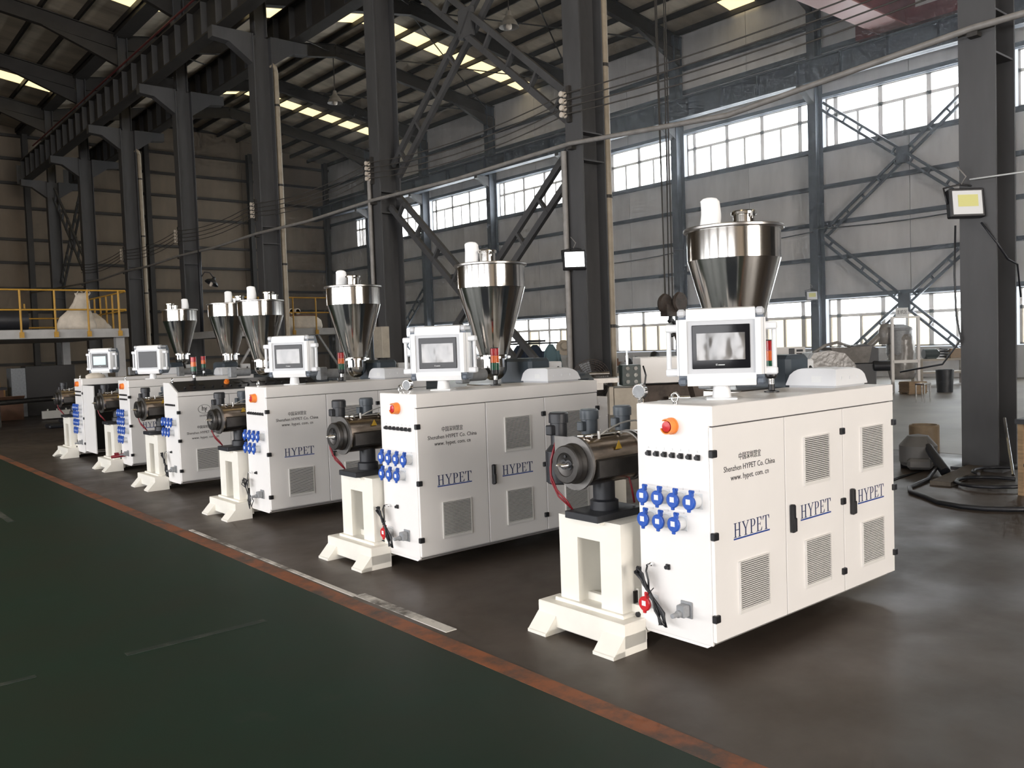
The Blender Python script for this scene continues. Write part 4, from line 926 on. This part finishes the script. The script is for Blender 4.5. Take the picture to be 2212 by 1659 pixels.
# left, under and beside the platform
cb = tag(obj('carton', MB().box(4.2,5.25,28.7,29.4,0,.55), CARD), 'brown open carton on the floor under the platform', 'carton')
for k in (0, 1): obj('flap', MB().box(0,1.05,-.32,0,-.008,.008), CARD, cb, (4.2, 28.7 + .7*k, .55), (-.5 if k == 0 else 2.6, 0, 0))
tag(obj('carton', MB().box(3.6,4.3,27.2,27.9,0,.38), CARD), 'small brown carton beside the open carton', 'carton')
tag(obj('cardboard_sheet', MB().box(-.5,.5,-.02,.02,0,.9), CARD, None, (4.45, 29.75, .02), (-.15, 0, 0)), 'tan sheet of cardboard leaning behind the open carton', 'cardboard')
wbm = tag(obj('steel_channel', MB().box(5.5,6.6,27.5,27.62,.04,.26).box(6.3,7.1,27.8,27.92,.04,.26), CREAM), 'cream painted steel channel lying on the floor beside the last extruder', 'steel channel')
for k in range(5): obj('stud', MB().cyl((5.65+.24*k,27.56,.26),(5.65+.24*k,27.56,.31), .02, n=8), CREAM, wbm)
for k, (x, y, z, lx) in enumerate(((5.3,24.2,0,.75),(5.55,24.35,.101,.55),(5.8,24.3,.202,.35))):
    tag(obj('rubber_mat', MB().box(x-lx/2,x+lx/2,y-.25,y+.25,z,z+.1,.03), BLACKM), ['bottom','middle','top'][k] + ' dark rubber mat of the small pile on the floor', 'mat')
dc = tag(obj('machine_cabinet', MB().box(5.6,7.0,30.0,30.7,0,1.55,.01), mat('dark_cabinet', (.035,.032,.03), .5)), 'dark cabinet under the raised platform', 'cabinet')
obj('side_panel', MB().box(5.2,5.6,30.0,30.7,0,1.5,.01), GREYM, dc)
ym = tag(empty('workbench', (4.3,30.2,0)), 'ochre workbench with vise under the platform', 'workbench')
obj('top', MB().box(-.9,.75,-.35,.35,.86,.94), BLACKM, ym); OC = mat('ochre_paint', (.28,.14,.03), .6, var=.3, scale=4)
for x in (-.85, -.05, .6): obj('leg', MB().box(x,x+.1,-.33,.33,0,.86), OC, ym)
obj('drawer', MB().box(.05,.6,-.34,.30,.55,.82), OC, ym); obj('toolbox', MB().box(.0,.6,-.2,.2,.94,1.2), OC, ym); obj('vise', MB().box(-.45,-.2,-.2,.15,.94,1.12,.02).cyl((-.33,-.3,1.03),(-.33,.1,1.03), .03, n=8), GREYM, ym)
tag(obj('steel_bar', MB().cyl((7.05,27.2,0),(7.0,27.9,1.9), .035, n=10), CHROME), 'bright steel bar leaning behind the last extruder', 'bar')
tag(obj('long_shaft', MB().cyl((3.6,26.0,.62),(7.4,26.6,.70), .07, n=12).box(4.0,4.2,25.9,26.25,0,.6).box(7.0,7.2,26.4,26.7,0,.68), DARKST), 'long dark shaft on trestles behind the last extruder', 'shaft')

# fan
fn = tag(empty('pedestal_fan', (10.05, 9.95, 0), -.70), 'large round pedestal fan with wire guard beside the grey column', 'fan')
gm = MB()
for k in range(9): r0 = .04+.035*k; gm.tube([(r0*math.cos(a*PI/16), -.12+.10*(k/8)**2, r0*math.sin(a*PI/16)) for a in range(32)], .0055, 4, closed=True)
for k in range(24): a = 2*PI*k/24; gm.tube([(.04*math.cos(a),-.12,.04*math.sin(a)),(.2*math.cos(a),-.095,.2*math.sin(a)),(.32*math.cos(a),-.02,.32*math.sin(a)),(.25*math.cos(a),.10,.25*math.sin(a))], .003, 4)
obj('guard', gm, RUST, fn, (0,0,1.12))
bm_ = MB()
for k in range(3):
    a = 2*PI*k/3; c_, s_ = math.cos(a), math.sin(a); v = [(.05,-.05),(.27,-.12),(.30,.05),(.05,.05)]
    bm_.add([(u*c_-w_*s_, .02+.05*w_/.1, u*s_+w_*c_) for u, w_ in v] + [(u*c_-w_*s_, .03+.05*w_/.1, u*s_+w_*c_) for u, w_ in v], [(0,1,2,3),(7,6,5,4),(0,4,5,1),(1,5,6,2),(2,6,7,3),(3,7,4,0)])
obj('blades', bm_, GREYM, fn, (0,0,1.12))
obj('motor', MB().lathe([(.03,-.08),(.07,-.04),(.08,.18),(.04,.24)], (0,0,1.12), 'y', 16), BLACKM, fn)
obj('pole', MB().cyl((0,.1,0),(0,.1,1.1), .03, n=10), BLACKM, fn); obj('base', MB().lathe([(.25,0),(.25,.03),(.05,.07)], (0,.1,0), 'z', 20), BLACKM, fn)

# calibration line behind the first extruder
cl = tag(empty('calibration_machine', (9.9, 8.9, 0), -.65), 'beige machine with dark green control head behind the first extruder', 'machine')
obj('body', MB().box(-.35,.1,-.3,.3,.15,1.02,.01).prism([(-.3,.62),(-.3,1.04),(.25,.80),(.25,.62)], 'x', -.42, -.36), BENCHW, cl)
hd = obj('control_head', MB().box(-.22,.06,-.32,.0,1.05,1.36,.008), DGREEN, cl)
for k in range(3):
    for j in range(2): obj('dial', MB().lathe([(.03,-.335),(.03,-.32)], (-.14+.12*j,0,1.11+.1*k), 'y', 12), CHROME, hd)
obj('lever', MB().cyl((-.12,-.18,1.36),(-.12,-.18,1.50), .025, n=10).cyl((-.12,-.18,1.50),(-.12,-.18,1.58), .012, n=8), CHROME, cl)
obj('slide', MB().box(-.75,-.25,-.2,.2,1.1,1.17).box(-.72,-.5,-.25,.1,1.0,1.1).cyl((-.7,-.2,1.24),(-.4,-.2,1.24), .03, n=8), STEELB, cl)
obj('leg', MB().box(-.33,-.23,-.25,.25,0,.15), BLACKM, cl); obj('leg', MB().box(0,.1,-.25,.25,0,.15), BLACKM, cl)
obj('cable', MB().tube([(.1,-.3,1.34),(.13,-.34,1.2),(.10,-.34,1.0),(.09,-.33,.85)], .013, 6), BLACK, cl)
wx = tag(empty('haul_off_machine', (11.75, 9.75, 0), -.65), 'white boxed haul-off machine behind the first extruder', 'machine')
obj('cover', MB().box(-.55,.6,-.35,.35,.98,1.42,.01), WHITE, wx); obj('frame', MB().box(-.5,.6,-.3,.3,.2,.95,.01), RUST, wx)
for x in (-.48,.5): obj('leg', MB().box(x-.05,x+.05,-.28,.28,0,.2), BLACKM, wx)
obj('air_cylinder', MB().cyl((-.1,-.42,.72),(.28,-.42,.72), .035, n=12).cyl((-.1,-.42,.60),(.28,-.42,.60), .035, n=12), CHROME, wx)
obj('red_hose', MB().tube([(.3,-.42,.66),(.5,-.45,.74),(.65,-.43,.9)], .012, 6), REDW, wx)
ch = tag(obj('steel_chute', MB().prism([(-.02,.8),(.16,.8),(.02,1.78),(-.26,1.80)], 'y', -.16, .16).box(-.03,.15,-.1,.1,0,.82), RUST, None, (10.25, 8.0, 0), (0,0,-.65)), 'rusty sheet-metal chute standing behind the control screen', 'chute')
# rack with work clothes
ck = tag(empty('clothes_rack', (13.35, 14.95, 0), -.70), 'dark clothes rack behind the second extruder', 'rack')
obj('rail', MB().cyl((-.75,0,1.72),(.75,0,1.72), .02, n=8), BLACKM, ck)
for x in (-.72,.72): obj('post', MB().cyl((x,0,0),(x,0,1.72), .02, n=8), BLACKM, ck)
obj('shelf_tray', MB().box(-.7,.2,-.15,.15,1.745,1.80), BLACKM, ck)
def coat(x, m, wd, lb):
    c = Vector((13.35, 14.95, 0)) + Matrix.Rotation(-.70, 3, 'Z') @ Vector((x, -.12, 0))
    o = obj('work_jacket', blob([(.98,wd*.55,.10,0,0),(1.2,wd*.55,.10,0,0),(1.45,wd*.5,.09,0,0),(1.58,wd*.3,.07,0,0),(1.66,.05,.04,0,0)], 18, int(x*50)+60, .06), m, None, (c.x, c.y, .03), (0,0,-.70))
    obj('sleeve', MB().cyl((wd*.42,-.02,1.5),(wd*.62,-.04,1.08), .06, .05, n=10).cyl((-wd*.42,-.02,1.5),(-wd*.62,-.04,1.08), .06, .05, n=10), m, o)
    tag(o, lb, 'jacket')
coat(-.42, NAVC, .38, 'navy work jacket hanging at the end of the rack'); coat(-.05, NAVC, .42, 'black work jacket hanging mid-rack'); coat(.32, TEAL, .34, 'teal work jacket hanging on the rack')
hc_ = Vector((13.35,14.95,0)) + Matrix.Rotation(-.70,3,'Z') @ Vector((.62,-.12,0))
tag(obj('straw_hat', MB().lathe([(.19,0),(.13,.02),(.10,.04),(.08,.12),(0,.13)], n=24), STRAW, None, (hc_.x, hc_.y, 1.60), (1.2,.3,-.7)), 'straw hat hanging beside the teal jacket', 'hat')
tag(obj('waste_basket', MB().lathe([(.12,0),(.16,.45),(.15,.45),(.11,.02)], n=18), STRAW, None, (13.55, 13.95, .93)), 'tall pale wicker basket beside the grey column', 'basket')
tag(obj('work_table', MB().box(13.1,14.3,13.65,14.3,.86,.925).box(13.1,13.2,13.7,14.25,0,.86).box(14.2,14.3,13.7,14.25,0,.86), BENCHW), 'beige table under the wicker basket', 'table')
tag(obj('grey_case', MB().box(14.0,14.28,13.75,14.2,.93,1.75,.01), GREYM), 'grey equipment case standing on the beige table', 'case')
# benches under the windows
def bench(loc, rz, L_, D_, H_, lb):
    r_ = tag(empty('workbench', loc, rz), lb, 'workbench')
    obj('top', MB().box(-L_/2,L_/2,-D_/2,D_/2,H_-.06,H_), BENCHW, r_); obj('shelf', MB().box(-L_/2+.05,L_/2-.05,-D_/2+.05,D_/2-.05,.35,.4), BENCHW, r_)
    for x in (-L_/2+.05, L_/2-.12):
        for y in (-D_/2+.02, D_/2-.1): obj('leg', MB().box(x,x+.07,y,y+.07,0,H_-.06), BENCHW, r_)
    return r_
def on_bench(loc, rz, x, y): return Vector(loc) + Matrix.Rotation(rz, 3, 'Z') @ Vector((x, y, 0))
B1 = ((18.3,16.0,0), -.70); bench(*B1, 2.6, .8, 1.02, 'long workbench covered in parts under the windows')
q = on_bench(*B1, .25, 0); tag(obj('bucket', MB().lathe([(.12,-.15),(.15,.15),(.13,.15),(.10,-.13)], n=18), BLACKM, None, (q.x,q.y,1.18), (0,1.1,.4)), 'dark bucket tipped over on the window workbench', 'bucket')
q = on_bench(*B1, -.85, 0); tag(obj('parts_tray', MB().box(-.3,.3,-.25,.25,0,.10).box(-.2,.1,-.15,.15,.10,.2), CARD, None, (q.x,q.y,1.02), (0,0,-.7)), 'brown parts tray on the window workbench', 'tray')
q = on_bench(*B1, .85, -.05); tag(obj('cloth_heap', blob([(0,.35,.25,0,0),(.08,.34,.22,0,0),(.16,.15,.1,0,0)], 18, 31, .12), SACK, None, (q.x,q.y,1.02)), 'crumpled pale cloth on the window workbench', 'cloth')
q = on_bench(*B1, -.45, -.2); tag(obj('bench_motor', MB().lathe([(.10,-.16),(.10,.12),(.05,.18)], (0,0,.11), 'x', 16).box(-.1,.1,-.1,.1,0,.03), BLACKM, None, (q.x,q.y,1.02), (0,0,.5)), 'small black motor on the window workbench', 'motor')
B2 = ((27.7,12.0,0), -.70); bench(*B2, 1.7, .7, .80, 'beige workbench with electrical parts in the braced bay')
q = on_bench(*B2, -.35, 0); tag(obj('bench_motor', MB().lathe([(.15,-.2),(.15,.2),(.08,.28)], (0,0,.16), 'x', 16).box(-.15,.15,-.12,.12,0,.05), DGREEN, None, (q.x,q.y,.80), (0,0,-.7)), 'dark electric motor on the workbench in the braced bay', 'motor')
q = on_bench(*B2, .5, .05); tag(obj('wooden_box', MB().box(-.28,.28,-.2,.2,0,.30,.01), WOOD, None, (q.x,q.y,.80), (0,0,-.7)), 'wooden box on the workbench in the braced bay', 'box')
q = on_bench(*B2, .05, -.1); tag(obj('cable_heap', MB().tube([(.2*math.cos(t*.9)*(1+.2*math.sin(t)), .12*math.sin(t*.9), .03+.012*t) for t in range(24)], .018, 6), BLACKM, None, (q.x,q.y,.80)), 'tangle of black cable on the workbench in the braced bay', 'cable')
for k, (x, y, w_, h_, m, lb) in enumerate(((-1.1,.2,.22,.16,WOOD,'small wooden box at the end of the window workbench'), (-.2,.2,.16,.22,GREYM,'grey metal canister on the window workbench'), (.55,.2,.26,.12,BENCHW,'beige tray at the rear of the window workbench'), (1.1,.05,.18,.2,DARKST,'dark steel block at the end of the window workbench'))):
    q = on_bench(*B1, x, y); tag(obj('bench_item', MB().box(-w_/2,w_/2,-.1,.1,0,h_,.012).cyl((0,0,h_),(0,0,h_+.03), .04, n=12), m, None, (q.x,q.y,1.02), (0,0,-.7+.2*k)), lb, 'bench item')
B3 = ((15.6,13.6,0), -.70); bench(*B3, 1.8, .7, .95, 'workbench with castings behind the pedestal fan')
for k, (x, m, lb) in enumerate(((-.55,GREYM,'grey cast housing on the workbench behind the fan'), (.05,BLACKM,'black cast housing on the workbench behind the fan'), (.6,WOOD,'wooden box on the workbench behind the fan'))):
    q = on_bench(*B3, x, 0); tag(obj('bench_item', MB().lathe([(.12,0),(.15,.04),(.15,.14),(.08,.2),(.05,.26)], n=16).box(-.18,.18,-.12,.12,0,.06) if k < 2 else MB().box(-.2,.2,-.15,.15,0,.24,.01), m, None, (q.x,q.y,.95), (0,0,-.4)), lb, 'bench item')
# wrapped machines in the braced bay
wm = tag(empty('wrapped_machine', (18.45, 10.6, 0), -.70), 'machine draped in cloudy plastic film behind the fan hood', 'machine')
obj('plastic_sheet', MB().prism([(-.56,.55),(-.56,1.05),(-.42,1.28),(-.05,1.33),(.30,1.25),(.54,.98),(.57,.55),(.40,.55),(.36,.86),(-.30,.90),(-.36,.55)], 'y', -.38, .38), PLAST, wm)
obj('machine_body', MB().box(-.36,.36,-.3,.34,0,.88,.02), BLACKM, wm)
obj('plastic_tube', MB().tube([(-.3,0,1.28),(0,.05,1.44),(.3,.1,1.50),(.62,.15,1.40)], .035, 8), PLAST, wm)
gr = tag(empty('granulator', (20.6, 11.2, 0), -.70), 'dark funnel-topped granulator under plastic film beside the mixing tank', 'machine')
obj('funnel', MB().add([(-.62,-.4,1.36),(.42,-.4,1.36),(.42,.4,1.36),(-.62,.4,1.36),(-.15,-.25,.72),(.35,-.25,.72),(.35,.25,.72),(-.15,.25,.72)], [(0,1,2,3),(4,7,6,5),(0,4,5,1),(1,5,6,2),(2,6,7,3),(3,7,4,0)]), PLAST, gr)
obj('body', MB().box(-.1,.55,-.35,.35,.08,.95,.03).prism([(.1,.9),(.62,.95),(.62,1.3),(.3,1.42),(.0,1.38)], 'y', -.3,.3), BLACKM, gr)
obj('motor', MB().cyl((.5,-.3,.86),(.85,-.42,.86), .13, n=16), BLACKM, gr); obj('base', MB().box(-.1,.6,-.4,.4,0,.08), BLACKM, gr)
mt = tag(empty('mixing_tank', (24.0, 11.55, 0), -.70), 'tall mixing tank wrapped in clear film inside a white frame', 'tank')
obj('tank', MB().lathe([(.30,.95),(.34,1.1),(.34,1.72),(.36,1.73),(.34,1.80),(.12,1.90),(0,1.9)], n=28), GREYM, mt)
obj('wrapping', blob([(.35,.30,.28,.02,-.05),(.55,.38,.34,.05,-.05),(.8,.36,.32,.03,-.04),(1.1,.36,.35,.05,-.03),(1.45,.37,.36,.03,0),(1.62,.35,.33,0,0)], 24, 12, .05), PLAST, mt)
obj('feed_arm', blob([(1.35,.16,.16,-.42,-.05),(1.55,.24,.2,-.38,-.05),(1.75,.26,.2,-.35,-.05),(1.92,.17,.14,-.36,-.05)], 18, 13, .07), PLAST, mt)
obj('feed_pipe', MB().cyl((-.95,-.05,1.25),(-.40,-.05,1.72), .09, n=14), PLAST, mt)
for x in (-.36,.36): obj('frame_post', MB().box(x-.035,x+.035,-.42,-.35,0,2.08), WHITE, mt)
obj('frame_beam', MB().box(-.36,.36,-.42,-.36,.82,.90), WHITE, mt); obj('frame_beam', MB().box(-.40,.40,-.42,-.36,2.06,2.11), WHITE, mt)
sg_ = tag(obj('area_sign', MB().box(-.17,.17,-.012,.012,-.12,.12), PAPER, None, (23.62, 11.28, 2.23), (0,0,-.70)), 'small white sign board with black characters on the tank frame', 'sign')
obj('lettering', text_mesh('主机区', .125, .80, 'CENTER'), INK, sg_, (0,-.014,-.045), (PI/2,0,0))
tag(obj('wooden_crate', MB().box(-.27,.27,-.22,.22,.04,.33,.005).box(-.27,.27,-.2,-.12,0,.04).box(-.27,.27,.12,.2,0,.04).box(-.28,.28,-.23,.23,.05,.07).box(-.28,.28,-.23,.23,.26,.28), WOOD, None, (23.3,10.85,0), (0,0,-.5)), 'small banded wooden crate on the floor before the tank', 'crate')
bn = tag(obj('waste_bin', MB().lathe([(.20,0),(.23,.62),(.21,.62),(.18,.02)], n=20), BLACKM, None, (24.1,10.35,0)), 'black round bin standing beside the workbench', 'bin')
cbn = tag(obj('control_cabinet', MB().box(-.5,.5,-.3,.3,0,1.32,.01), WHITE, None, (24.1,15.2,0), (0,0,-.70)), 'white control cabinet with vents under the windows', 'cabinet')
for k in range(3): obj('vent', MB().box(.22,.42,-.31,-.298,.95+.11*k,1.02+.11*k), VENTDK, cbn)
obj('gap_panel', MB().box(-.02,.16,-.31,-.298,.85,1.28), BLACKM, cbn)
# floor gear beside the yellow-lamp column
tag(obj('tan_drum', MB().lathe([(.0,0),(.19,0),(.20,.02),(.20,.36),(.19,.38),(.17,.38),(.17,.03),(0,.03)], n=24), mat('tan_drum_paint', (.20,.14,.08), .6, var=.3, scale=4), None, (12.4,5.62,0)), 'tan open drum on the floor near the yellow-lamp column', 'drum')
vc = tag(obj('vacuum_cleaner', MB().lathe([(.19,.05),(.22,.10),(.22,.30),(.12,.42),(0,.44)], n=22).box(-.3,.1,-.14,.14,.03,.16,.03), mat('dusty_grey', (.10,.095,.09), .6), None, (10.75,4.95,0), (0,0,.5)), 'grey floor vacuum lying near the yellow-lamp column', 'vacuum')
obj('nozzle', MB().cyl((-.15,-.1,.30),(-.55,-.25,.05), .05, .06, n=12), BLACKM, vc); obj('wheel', MB().cyl((.05,-.2,.08),(.05,.2,.08), .08, n=14), BLACK, vc)
hp_ = [(10.5,4.6,.10),(9.9,4.45,.03),(9.3,4.38,.025),(9.05,4.25,.025),(8.9,4.05,.025),(8.66,3.80,.025),(8.58,3.55,.025),(8.6,3.35,.025),(8.70,3.18,.025),(8.85,3.0,.025),(9.3,2.7,.025)]
tag(obj('floor_hose', MB().tube(hp_, .024, 8), BLACKM), 'long black hose curving over the floor beside the first extruder', 'hose')
tag(obj('floor_hose', MB().tube([(9.95+.55*math.cos(t*.42)+.03*t, 3.75+.42*math.sin(t*.42), .022+.004*t) for t in range(22)], .02, 8), BLACKM), 'coiled black hose on the floor beside the yellow-lamp column', 'hose')
tag(obj('timber_board', MB().box(-.75,.75,-.11,.11,0,.05,.004), mat('weathered_wood', (.12,.10,.08), .8, var=.3, scale=6), None, (10.45,4.32,0), (0,0,.12)), 'grey weathered board lying before the yellow-lamp column', 'board')
for k in range(4):
    y0 = 5.2-.28*k; tag(obj('floor_cable', MB().tube([(5.8+.6*j, y0+.02*math.sin(j*1.7+k)+.06*j*(1 if k%2 else .4), .008) for j in range(9)], .007, 5), BLACKM), ['outermost','third','second','innermost'][k] + ' thin black cable trailing on the floor behind the first extruder', 'cable')
st = tag(empty('steel_stool', (20.6,9.35,0)), 'small bright tubular stool on the floor behind the first extruder', 'stool')
obj('seat', MB().box(-.17,.17,-.12,.12,.42,.46,.01), CHROME, st)
for x in (-.15,.15):
    for y in (-.1,.1): obj('leg', MB().cyl((x,y,0),(x,y,.42), .018, n=8), CHROME, st)
tb = tag(empty('side_table', (10.35, 3.1, 0)), 'dark table with bottles beyond the yellow-lamp column', 'table')
obj('top', MB().box(-.75,.9,-.7,.33,.74,.79), BLACKM, tb); obj('shelf', MB().box(-.72,.85,-.65,.3,.30,.33), BLACKM, tb)
for x in (-.73,.8):
    for y in (-.66,.26): obj('leg', MB().box(x,x+.05,y,y+.05,0,.74), BLACKM if x > 0 else WOOD, tb)
for k, (x, y, m, lb) in enumerate(((9.85,3.36,GRN,'green bottle on the dark table'), (9.95,3.22,AMB,'amber bottle on the dark table'), (9.75,3.2,PAPER,'clear bottle on the dark table'))):
    o = tag(obj('bottle', MB().lathe([(.04,0),(.042,.14),(.015,.19),(.015,.23)], n=14), m, None, (x,y,.79)), lb, 'bottle'); obj('cap', cached('bcap', lambda: MB().lathe([(.017,.23),(.017,.25)], n=10)), PAPER, o)
bar = tag(obj('leaning_bar', MB().cyl((10.72,3.85,.03),(11.35,4.17,.62), .018, n=10), CHROME), 'bright steel bar leaning on the yellow-lamp column', 'bar')
rg = tag(obj('cloth_rag', blob([(0,.16,.12,0,0),(.05,.15,.1,0,0),(.09,.07,.05,0,0)], 16, 41, .1), SACK, None, (4.08, 16.18, 1.39)), 'white folded cloth on top of the last extruder', 'cloth')

# added haze volumes imitating window glare, thickest close to the windows
def haze(name, x0, y1, z1, dens, label):
    hz = bpy.data.materials.new(name); hz.use_nodes = True; nt = hz.node_tree; nt.nodes.remove(nt.nodes['Principled BSDF'])
    vs = nt.nodes.new('ShaderNodeVolumeScatter'); vs.inputs['Density'].default_value = dens; vs.inputs['Anisotropy'].default_value = .45; vs.inputs['Color'].default_value = (.86,.93,1,1)
    nt.links.new(vs.outputs[0], nt.nodes['Material Output'].inputs['Volume'])
    tag(obj('window_haze', MB().box(x0, XW-.06, -2, y1, .02, z1), hz), label, 'haze', kind='stuff')
haze('haze_thin', 14.0, 46, 12.6, .0024, 'thin added haze imitating glare in the bay beside the windows')
haze('haze_dense', 22.5, 26, 11.9, .0045, 'denser added haze imitating glare close to the braced window bay')
